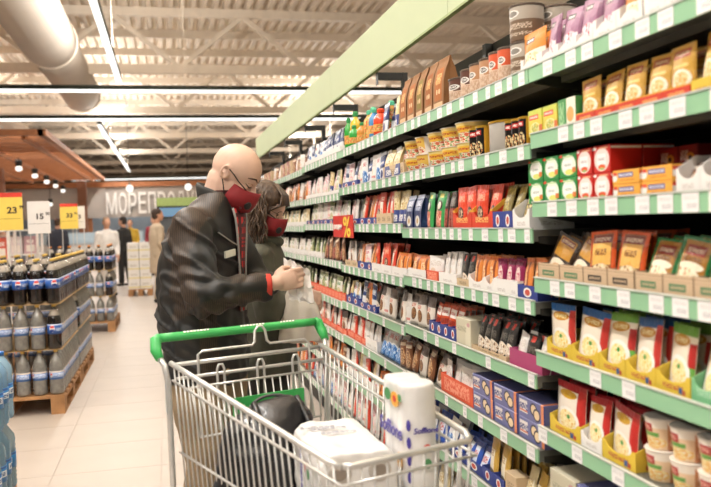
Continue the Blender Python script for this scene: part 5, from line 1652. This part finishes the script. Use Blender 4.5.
for s, S_, E_, W_r in ((-1, WRS, WRE, WRW), (1, WLS, WLE, WLW)):
    mb.cap(wp_(0, 0, 1.2), .07, S_, .045); mb.cap(S_, .045, E_, .036); mb.cap(E_, .036, W_r, .026)
    mb.cap(wp_(0, s * .085, .85), .085, wp_(.02, s * .09, .45), .055); mb.cap(wp_(.02, s * .09, .45), .055, wp_(-.02, s * .09, .09), .036)
    mb.cap(wp_(-.03, s * .09, .045), .033, wp_(.1, s * .1, .04), .028)
hand(mb, WRW, wF + Vector((0, 0, -.3)), (0, 0, 1), wL, 1.0, .9)
hand(mb, WLW, wF + Vector((0, 0, -.3)), (0, 0, 1), -wL, 1.0, .9)
remesh(mb, 'body', .006, M_skin, wom, 3)
face_mask(wom, wc, wf, wr, wu, .95, 1)
M_coat = mat('olive_coat', '#4a4a3e', 0.7, var=.15, bump=.2, bscale=30)
mb = MB()
mb.loft([(wp_(.0, 0, .70), wF * .15, wL * .205), (wp_(0, 0, .85), wF * .145, wL * .2), (wp_(.0, 0, 1.05), wF * .135, wL * .19), (wp_(.0, 0, 1.18), wF * .125, wL * .19), (wp_(.0, 0, 1.26), wF * .1, wL * .16), (wp_(.01, 0, 1.315), wF * .075, wL * .09)], 28)
for S_, E_, W_r in ((WRS, WRE, WRW), (WLS, WLE, WLW)):
    mb.cap(wp_(0, 0, 1.22), .08, S_, .07); mb.cap(S_, .07, E_, .058); mb.cap(E_, .058, W_r - wF * .03, .043)
remesh(mb, 'coat', .009, M_coat, wom, 4, lambda c: .008 * noise.noise(c * 12) + .004 * noise.noise(c * 28))
mb = MB()
for k in range(22):
    a = PI * (.2 + 1.6 * k / 21)
    mb.ell(wp_(.015 + .085 * math.cos(a), .085 * math.sin(a), 1.325 - .025 * math.cos(a)), .022, .022, .026, 8, 6)
remesh(mb, 'coat_collar', .009, M_coat, wom, 3)
mb = MB()
mb.loft([(wp_(0, 0, .60), wF * .11, wL * .16), (wp_(0, 0, .88), wF * .125, wL * .17)], 24)
for s in (-1, 1):
    mb.loft([(wp_(-.015, s * .09, .07), wF * .07, wL * .06), (wp_(.02, s * .09, .45), wF * .08, wL * .07), (wp_(0, s * .085, .8), wF * .115, wL * .09)], 18)
remesh(mb, 'trousers', .01, mat('dark_trousers', '#2b2824', .8), wom, 3)
for s in (-1, 1):
    mb = MB(); mb.cap(wp_(-.045, s * .09, .04), .04, wp_(.12, s * .1, .033), .034); mb.ell(wp_(-.02, s * .09, .075), .05, .045, .045)
    remesh(mb, 'boot', .009, M_shoe, wom, 2)
# hair: cap plus loose wavy locks
M_hair = mat('brown_hair', '#43301f', 0.5, var=.5, scale=40, bump=.5, bscale=120, stretch=(1, 1, .25))
Pw = lambda f, r, u: wc + (wf * f + wr * r + wu * u) * .95
mb = MB()
Rw = Matrix((wf, wr, wu)).transposed()
mb.ell(Pw(-.015, 0, .022), .1, .084, .09, 20, 14, rot=Rw)
mb.ell(Pw(-.05, 0, -.05), .07, .082, .09, 16, 12, rot=Rw)
mb.ell(Pw(-.07, 0, -.12), .05, .075, .07, 16, 12, rot=Rw)
hair = remesh(mb, 'hair', .006, M_hair, wom, 3, lambda c: .006 * noise.noise(Vector((c.x * 60, c.y * 60, c.z * 10))) + .003 * noise.noise(c * 40))
rnd = random.Random(3)
locks = MB()
for k in range(170):
    az = rnd.uniform(-1, 1) * PI * .6 + PI
    r0 = Pw(-.02 + .095 * math.cos(az), .088 * math.sin(az), rnd.uniform(-.02, .06))
    pts = [Pw(-.01, .01 * rnd.uniform(-1, 1), .115), Pw(-.015 + .065 * math.cos(az), .06 * math.sin(az), .093)]
    pts.append(r0); ln = rnd.uniform(.10, .22); p = Vector(r0)
    ph = rnd.uniform(0, 6)
    out = (wf * math.cos(az) + wr * math.sin(az)) * .95
    for q in range(1, 10):
        p = p + Vector((0, 0, -ln / 9)) + out * .004 + Vector((.007 * math.sin(ph + q * 1.3), .007 * math.cos(ph * 1.7 + q * 1.1), 0))
        pts.append(p)
    if pts[-1].x > .56:
        continue
    locks.tube(pts, [.003] + [.0042] * (len(pts) - 2) + [.0012], 5)
locks.build('hair_locks', M_hair, hair, smooth=True)
# fringe over the temple
fr_ = MB()
for k in range(60):
    s_ = rnd.uniform(-1, 1)
    a0 = Pw(.0, s_ * .03, .115); a1 = Pw(.065, s_ * .055, .085); a2 = Pw(.085 + .005 * rnd.random(), s_ * .075, .04); a3 = Pw(.06, s_ * .088, .0 + .02 * rnd.random()); a4 = Pw(-.005, s_ * .092, -.05 * rnd.random() - .02)
    if abs(s_) < .45:
        a3 = Pw(.08, s_ * .1, .045); a4 = Pw(.06, s_ * .14, .03)
    fr_.tube([a0, a1, a2, a3, a4], [.003, .004, .004, .0035, .001], 5)
fr_.build('fringe', M_hair, hair, smooth=True)
gl = MB()
for q in (-1, 1):
    gl.tube([Pw(.098 - .012 * abs(math.cos(t)), q * .034 + .026 * math.cos(t), -.008 + .02 * math.sin(t)) for t in np.linspace(0, 2 * PI, 16)[:-1]], .0016, 5, closed=True)
    gl.tube([Pw(.086, q * .06, -.004), Pw(.0, q * .084, -.004), Pw(-.02, q * .085, -.012)], .0016, 5)
gl.tube([Pw(.1, -.01, -.004), Pw(.102, .01, -.004)], .0016, 5)
gl.build('glasses', mat('glasses_frame', '#5c4a3e', .3, .4), wom)
for q in (-1, 1):
    MB().ell(Pw(.082, q * .032, -.012), .006, .006, .005).build('eye', mat('eye_dark', '#33241c', .3), wom)

# pale bag hanging from her hand
vs = []; fs = []
bx = Vector((.60, 3.50, 0))
mb = MB()
mb.loft([(Vector((.565, 3.52, .86)), (.1, -.02, 0), (.004, .028, 0)), (Vector((.57, 3.52, .93)), (.098, -.02, 0), (.006, .034, 0)), (Vector((.565, 3.52, 1.01)), (.082, -.016, 0), (.005, .028, 0)),
         (Vector((.555, 3.53, 1.07)), (.055, -.01, 0), (.003, .02, 0)), (Vector((.55, 3.55, 1.10)), (.03, -.005, 0), (.002, .012, 0))], 28)
bagw = remesh(mb, 'cloth_bag', .006, mat('cream_cloth', '#cdc5b8', .85, var=.05), None, 3, lambda c: .012 * noise.noise(Vector((c.x * 26, c.y * 10, c.z * 5))))
tag(bagw, 'cream cloth bag hanging below the hands of the couple', 'bag')


# ---- shoppers in the distance
def shopper(x, y, h, yaw, top, legs, hairc, label, hairy=True, coat=False, stride=.06):
    s = h / 1.75
    root = tag(empty('person', (x, y, 0), yaw), label, 'person')
    Pq = lambda f, l, z: Vector((f, l, z)) * s
    hcx = Pq(.03, 0, 1.63); f0, r0, u0 = Vector((1, 0, 0)), Vector((0, -1, 0)), Vector((0, 0, 1))
    mb = MB(); head(mb, hcx, f0, r0, u0, s)
    mb.cap(Pq(0, 0, 1.42), .06 * s, Pq(.01, 0, 1.56), .055 * s)
    mb.cap(Pq(0, 0, .95), .11 * s, Pq(0, 0, 1.35), .11 * s)
    for q in (-1, 1):
        mb.cap(Pq(0, q * .05, 1.38), .06 * s, Pq(0, q * .19, 1.38), .05 * s)
        mb.cap(Pq(0, q * .19, 1.38), .05 * s, Pq(-.02, q * .23, 1.1), .04 * s); mb.cap(Pq(-.02, q * .23, 1.1), .04 * s, Pq(.1, q * .2, .88), .028 * s)
        hand(mb, Pq(.11, q * .2, .86), (.3, 0, -.9), (.9, 0, .3), (0, -q, 0), .6, s)
        mb.cap(Pq(0, q * .09, .92), .085 * s, Pq(q * stride * .5 + .02, q * .09, .5), .055 * s); mb.cap(Pq(q * stride * .5 + .02, q * .09, .5), .055 * s, Pq(q * stride, q * .09, .1), .036 * s)
        mb.cap(Pq(q * stride - .03, q * .09, .04), .034 * s, Pq(q * stride + .13, q * .1, .035), .028 * s)
    remesh(mb, 'body', .012, M_skin2, root, 2)
    mb = MB(); low = .55 if coat else .86
    mb.loft([(Pq(0, 0, low), Vector((.15, 0, 0)) * s, Vector((0, .2, 0)) * s), (Pq(0, 0, .95), Vector((.13, 0, 0)) * s, Vector((0, .18, 0)) * s), (Pq(0, 0, 1.25), Vector((.135, 0, 0)) * s, Vector((0, .195, 0)) * s), (Pq(0, 0, 1.4), Vector((.1, 0, 0)) * s, Vector((0, .16, 0)) * s), (Pq(0.01, 0, 1.47), Vector((.065, 0, 0)) * s, Vector((0, .075, 0)) * s)], 20)
    for q in (-1, 1):
        mb.cap(Pq(0, q * .1, 1.36), .08 * s, Pq(0, q * .19, 1.37), .07 * s); mb.cap(Pq(0, q * .19, 1.37), .07 * s, Pq(-.02, q * .235, 1.1), .06 * s); mb.cap(Pq(-.02, q * .235, 1.1), .06 * s, Pq(.085, q * .205, .91), .045 * s)
    remesh(mb, 'coat' if coat else 'jacket', .014, mat('cloth_' + top[1:], top, .8), root, 3, lambda c: .008 * noise.noise(c * 9))
    mb = MB()
    for q in (-1, 1):
        mb.loft([(Pq(q * stride, q * .09, .08), Vector((.07, 0, 0)) * s, Vector((0, .06, 0)) * s), (Pq(q * stride * .5 + .02, q * .09, .5), Vector((.08, 0, 0)) * s, Vector((0, .07, 0)) * s), (Pq(0, q * .085, .9), Vector((.12, 0, 0)) * s, Vector((0, .095, 0)) * s)], 14)
    remesh(mb, 'trousers', .014, mat('cloth_' + legs[1:], legs, .8), root, 2)
    for q in (-1, 1):
        mb = MB(); mb.cap(Pq(q * stride - .035, q * .09, .045), .04 * s, Pq(q * stride + .15, q * .1, .036), .034 * s)
        remesh(mb, 'shoe', .012, M_shoe, root, 1)
    if hairy:
        mb = MB(); mb.ell(hcx + Vector((-.018, 0, .025)) * s, .1 * s, .084 * s, .095 * s, 16, 12); mb.ell(hcx + Vector((-.05, 0, -.03)) * s, .06 * s, .075 * s, .07 * s, 14, 10)
        remesh(mb, 'hair', .01, mat('hair_' + hairc[1:], hairc, .7), root, 2, lambda c: .004 * noise.noise(c * 50))
    return root


shopper(-.17, 15.3, 1.76, .35, '#b9a78f', '#a8967e', '#3a2a20', 'man in beige coat and trousers walking behind the main shopper', True, True)
shopper(-1.22, 17.6, 1.66, -1.2, '#e3ddd6', '#d8d0c8', '#8a7460', 'shopper dressed in white near the drink pallets')
shopper(-1.0, 20.2, 1.7, 2.6, '#2a2826', '#24211f', '#2c221c', 'shopper in black beside the one in white')
shopper(-1.05, 25.0, 1.68, -1.6, '#c9a53a', '#4a4a50', '#3c2c22', 'shopper in mustard yellow top before the fish counter')
shopper(-.33, 24.0, 1.75, -1.9, '#8e2f3a', '#3a3a40', '#3c2c22', 'shopper in dark red jacket before the fish counter')
shopper(-2.55, 20.5, 1.72, 1.2, '#3a3c48', '#2c2c34', '#4a3426', 'shopper in navy jacket behind the drink stacks')
shopper(-3.15, 17.0, 1.62, -1.5, '#b99a84', '#5c5048', '#a58a74', 'shopper in tan top with light hair behind the yellow price sign')

# ---------------------------------------------------------------- drink pallets
M_palw = mat('pallet_wood', '#a87c52', 0.8, var=.25, scale=9, bump=.2, bscale=50)
M_cola = mat('cola', '#17110f', 0.12, var=.2, coat=.6)
M_clear = mat('clear_soda', '#75736e', 0.1, var=.25, scale=30, coat=.8)
M_capy = mat('cap_yellow', '#d9b65c', 0.4); M_capo = mat('cap_orange', '#d98a3a', .4); M_capw = mat('cap_white', '#e6dfd2', .4)
A['cola_l'] = pm('cola_label', '#2a5aa8', [('r', .5, .93, .5, .05, '#cfd8e8'), ('e', .5, .52, .12, .36, '#f2f0ee'), ('e', .5, .66, .1, .2, '#c8322e'), ('e', .5, .36, .1, .18, '#1f3f8c'), ('r', .5, .53, .1, .05, '#f2f0ee'), ('t', .8, .45, .14, .16, '#cdd9ee')], .3, rep=2)
A['soda_l'] = pm('soda_label', '#4a74b8', [('r', .5, .9, .5, .08, '#c8b8a0'), ('t', .5, .5, .4, .25, '#cdd9ee'), ('e', .2, .5, .08, .28, '#d8d4d0'), ('e', .2, .6, .06, .14, '#c8322e')], .3, rep=2)
BR, BH = .054, .343
zk = BH / .333
prof = [(BR * .7, 0), (BR * .93, .006), (BR, .022), (BR * .97, .07), (BR, .12), (BR, .19), (BR * .96, .215), (BR * .72, .262), (BR * .36, .295), (BR * .27, .305), (BR * .27, .318)]
prof = [(a, b * zk) for a, b in prof]


def smooth_lathe(p, m_, nm, seg=14):
    me = MB().lathe(p, seg).mesh(nm, m_)
    for q in me.polygons:
        q.use_smooth = len(q.vertices) == 4
    return me


ME_cola = smooth_lathe(prof, M_cola, 'cola_body'); ME_soda = smooth_lathe(prof, M_clear, 'soda_body')
ME_lc = smooth_lathe([(BR * 1.012, .118), (BR * 1.012, .192)], A['cola_l'], 'cola_label'); ME_ls = smooth_lathe([(BR * 1.012, .118), (BR * 1.012, .182)], A['soda_l'], 'soda_label')
ME_neck = smooth_lathe([(BR * .985, .2 * zk), (BR * .735, .262 * zk), (BR * .375, .295 * zk)], mat('clear_neck', '#8f877c', .1, coat=.6), 'neck')
ME_cap = {k: smooth_lathe([(BR * .3, .314 * zk), (BR * .31, .33 * zk), (BR * .27, .333 * zk)], v, 'cap', 10) for k, v in (('y', M_capy), ('o', M_capo), ('w', M_capw))}


def bottle(x, y, z, kind, cap, label, group, rz=0, parts=True):
    o = link('cola_bottle' if kind == 'c' else 'soda_bottle', ME_cola if kind == 'c' else ME_soda, None, (x, y, z), (0, 0, rz))
    tag(o, label, 'bottle', group)
    link('cap', ME_cap[cap], o)
    link('label', ME_lc if kind == 'c' else ME_ls, o)
    if kind == 'c' and parts:
        link('neck', ME_neck, o)
    return o


def pallet(x0, x1, y0, y1, label):
    t = tag(empty('pallet', ((x0 + x1) / 2, (y0 + y1) / 2, 0)), label, 'pallet', 'wooden pallets')
    hx, hy = (x1 - x0) / 2, (y1 - y0) / 2
    n = 7
    for k in range(n):
        y = -hy + .05 + (2 * hy - .1) * k / (n - 1)
        MB().box(-hx, hx, y - .05, y + .05, .122, .144).build('deck_board', M_palw, t)
    for x in (-hx + .05, 0, hx - .05):
        MB().box(x - .05, x + .05, -hy, hy, .1, .1215).build('stringer_board', M_palw, t)
        MB().box(x - .05, x + .05, -hy, hy, 0, .022).build('bottom_board', M_palw, t)
        for y in (-hy + .07, 0, hy - .07):
            MB().box(x - .05, x + .05, y - .07, y + .07, .0225, .0995).build('block', M_palw, t)
    return t


def stack(x1, y0, nx, ny, pitch, who, tops, wmid=.0):
    """three layers of bottles; only those that can be seen are built"""
    for ly in range(3):
        z = .1445 + ly * (BH + .0045)
        if ly:
            MB_ = MB().box(x1 - nx * pitch + .004, x1 - .004, y0 + .004, y0 + ny * pitch - .004, z - .003, z - .001)
            o = MB_.build('layer_sheet', mat('cardboard', '#b39468', .8)); tag(o, ('lower' if ly == 1 else 'upper') + ' thin cardboard sheet between bottle layers of the ' + who, 'sheet', 'layer sheets')
        for i in range(nx):
            for j in range(ny):
                edge = (i == 0) or (j == 0)
                if (ly < 2 and not edge) or (ly == 2 and j > 1 and i > 0):
                    continue
                kind = 'c' if ly == 2 or (ly == 1 and i == 0 and j == 0) else 's'
                x = x1 - (i + .5) * pitch; y = y0 + (j + .5) * pitch
                face = 'at the front right corner' if (i == 0 and j == 0) else ('in the front row' if j == 0 else ('along the aisle side' if i == 0 else 'inside the top layer'))
                lb = ('dark cola bottle' if kind == 'c' else 'clear soda bottle') + ', %s layer, %s row, %s from aisle, %s' % (('bottom', 'middle', 'top')[ly], 'front' if j == 0 else NUM[j], NUM[i], who)
                bottle(x, y, z, kind, tops if ly == 2 else 'y', lb, 'bottles of the ' + who, random.uniform(-.4, .4) + (0 if j == 0 else PI / 2 * (i == 0)))


pallet(-1.66, -.80, 6.41, 7.66, 'nearest wooden pallet under the drink bottles')
pallet(-1.66, -.80, 7.70, 8.95, 'wooden pallet behind the nearest drink pallet')
stack(-.80, 6.42, 6, 10, .119, 'nearest drink stack', 'y')
stack(-.80, 7.72, 6, 10, .119, 'second drink stack', 'y')
pallet(-1.66, -.72, 11.3, 12.5, 'wooden pallet of the far drink stack with orange caps')
stack(-.72, 11.32, 7, 7, .125, 'far drink stack', 'o')

# white goods pallet
pallet(-.80, -.32, 17.0, 18.0, 'low pallet below the white cartons in the distance')
A['wcart'] = pm('white_carton', '#e9e5df', [('r', .5, .2, .5, .06, '#e0d080'), ('t', .5, .55, .3, .12, '#c4bcb0')], .5)
me = box_mesh(.225, .19, .24, A['wcart'])
for lv in range(5):
    for i in range(2):
        for j in range(2):
            tag(link('white_carton', me, None, (-.68 + i * .235, 17.14 + j * .25, .1445 + lv * .1905)), 'white carton with yellow stripe, layer %s, %s, on the distant pallet' % (('one', 'two', 'three', 'four', 'five')[lv], ('front left', 'front right', 'back left', 'back right')[i + 2 * j]), 'carton', 'white cartons on the distant pallet')

# water bottles at the left edge
M_water = bpy.data.materials.new('water_plastic'); M_water.use_nodes = True
b_ = M_water.node_tree.nodes['Principled BSDF']; b_.inputs['Base Color'].default_value = lin('#a9cfe6'); b_.inputs['Roughness'].default_value = .08
b_.inputs['Transmission Weight'].default_value = .55; b_.inputs['IOR'].default_value = 1.2
wprof = [(.03, 0), (.042, .006), (.046, .02)]
for k in range(9):
    z = .03 + k * .021
    wprof += [(.046, z), (.043, z + .0105)]
wprof += [(.046, .225), (.042, .25), (.02, .285), (.014, .295), (.014, .305)]
ME_w = smooth_lathe(wprof, M_water, 'water_body', 20); ME_wc = smooth_lathe([(.016, .3), (.016, .316), (.013, .319)], mat('cap_blue', '#2f6fb8', .35), 'cap', 12)
A['water_l'] = pm('water_label', '#2f7fc0', [('r', .5, .5, .3, .2, '#dfeaf2'), ('r', .5, .9, .5, .06, '#16488c'), ('t', .5, .5, .24, .12, '#1c4f96')], .3, rep=2)
ME_wl = smooth_lathe([(.0466, .10), (.0466, .17)], A['water_l'], 'label', 20)
pallet(-1.62, -.80, 3.36, 4.4, 'lower wooden pallet under the blue water bottles')
t = pallet(-1.62, -.80, 3.36, 4.4, 'upper wooden pallet under the blue water bottles'); t.location.z = .1445
names_w = ('bottom', 'top')
for ly in range(2):
    z = .2895 + ly * (.298)
    if ly:
        o = MB().box(-1.16, -.71, 3.34, 3.80, z - .003, z - .0005).build('layer_sheet', MATS['clear_film'] if 'clear_film' in MATS else M_capw)
        tag(o, ('lower' if ly == 1 else 'upper') + ' clear film sheet between the water bottles', 'sheet')
    for i in range(5):
        for j in range(4):
            if ly < 1 and i and j:
                continue
            o = link('water_bottle', ME_w, None, (-.715 - i * .1, 3.38 + j * .105, z), (0, 0, random.uniform(0, 6)), (.98, .98, .92))
            lb = 'pale blue water bottle, %s layer, row %s, %s from the aisle' % (names_w[ly], ('one', 'two', 'three', 'four')[j], NUM[i])
            tag(o, lb, 'bottle', 'water bottles at the left edge')
            link('cap', ME_wc, o)
            link('label', ME_wl, o)

# ---------------------------------------------------------------- price signs over the drinks
M_yel = mat('sign_yellow', '#e6c95c', .5, var=.03); M_sred = mat('sign_red', '#cf3a2a', .5); M_wht = mat('sign_white', '#e4e0dc', .5, var=.02); M_ink = mat('sign_ink', '#3a332c', .6)


def price_sign(x0, x1, z0, z1, y, main, sub, yellow, label, ox):
    zb = .1445 + 3 * (BH + .0045) - .003
    t = tag(empty('price_sign', ((x0 + x1) / 2, y, zb)), label, 'sign', 'hanging price signs')
    w2 = (x1 - x0) / 2; h = z1 - z0
    MB().box(-w2, w2, -.004, .004, z0 - zb, z1 - zb).build('card', M_yel if yellow else M_wht, t)
    if yellow:
        MB().box(-w2, w2, -.0052, -.0042, z1 - zb - h * .12, z1 - zb).build('red_band', M_sred, t)
    o = text_mesh(main, h * .24, .0006, M_ink, 'price_number', t, bold=.002); o.rotation_euler = (PI / 2, 0, 0); o.location = (ox, -.0048, z0 - zb + h * .45); o.scale = (1.1, 1, 1)
    o = text_mesh(sub, h * .12, .0006, M_ink, 'price_pence', t, bold=.001); o.rotation_euler = (PI / 2, 0, 0); o.location = (ox + h * .31, -.0048, z0 - zb + h * .57)
    MB().box(-w2 * .9, w2 * .85, -.0048, -.0042, z0 - zb + h * .3, z0 - zb + h * .308).build('print_line', M_ink, t)
    for s in (-1, 1):
        MB().box(s * w2 * .8 - .004, s * w2 * .8 + .004, -.004, .004, 0, z0 - zb).build('post', M_wire, t)


price_sign(-1.40, -1.135, 1.41, 1.715, 7.0, '23', '99', True, 'yellow price sign reading 23 with red top band above the drinks', .012)
price_sign(-1.10, -.925, 1.375, 1.64, 7.0, '15', '50', False, 'white price sign reading 15 above the drinks', -.03)
price_sign(-1.06, -.885, 1.41, 1.67, 9.0 - .25, '33', '50', True, 'small yellow price sign with red top farther along the drinks', -.03)
price_sign(-.97, -.83, 1.41, 1.645, 8.9, '33', '', False, 'white price card just behind the small yellow sign', -.03)

# ---------------------------------------------------------------- racks far on the left
M_rackw = mat('rack_white', '#e3ddd6', .5)
for ri_, (x, y, cols, lb) in enumerate([(-2.75, 12.0, ('#d8604a', '#c8442e', '#e8b49a'), 'white rack with red and coral cartons behind the price signs'), (-4.3, 14.5, ('#cf7a5c', '#e6dcd2', '#b8402e'), 'white rack with orange and white cartons at the left edge'), (-2.75, 14.6, ('#c9a0a6', '#9a7c86', '#e3d4d4'), 'white rack with pink cartons behind the drinks')]):
    t = tag(empty('display_rack', (x, y, 0)), lb, 'rack', 'display racks on the left')
    for sx in (-.6, .6):
        for sy in (0, .5):
            MB().box(sx - .02, sx + .02, sy - .02, sy + .02, 0, 1.62).build('post', M_rackw, t)
    for k in range(4):
        MB().box(-.6, .6, -.02, .52, .15 + k * .42, .18 + k * .42).build('shelf', M_rackw, t)
    for k in range(3):
        for i in range(5):
            c_ = cols[(i + k) % 3]
            A_ = pm('far_carton_' + c_[1:], c_, [('r', .5, .3, .35, .2, '#efe4da'), ('t', .5, .7, .3, .1, '#f4ece4')], .5)
            tag(link('far_carton', box_mesh(.2, .3, .22, A_), None, (x - .46 + i * .23, y + .25, .18 + .0005 + k * .42)), '%s carton from left on %s shelf of %s' % (NUM[i], ('low', 'middle', 'high')[k], lb.replace('white ', '').split(' behind')[0].split(' at the')[0]), 'carton', 'cartons on ' + lb)
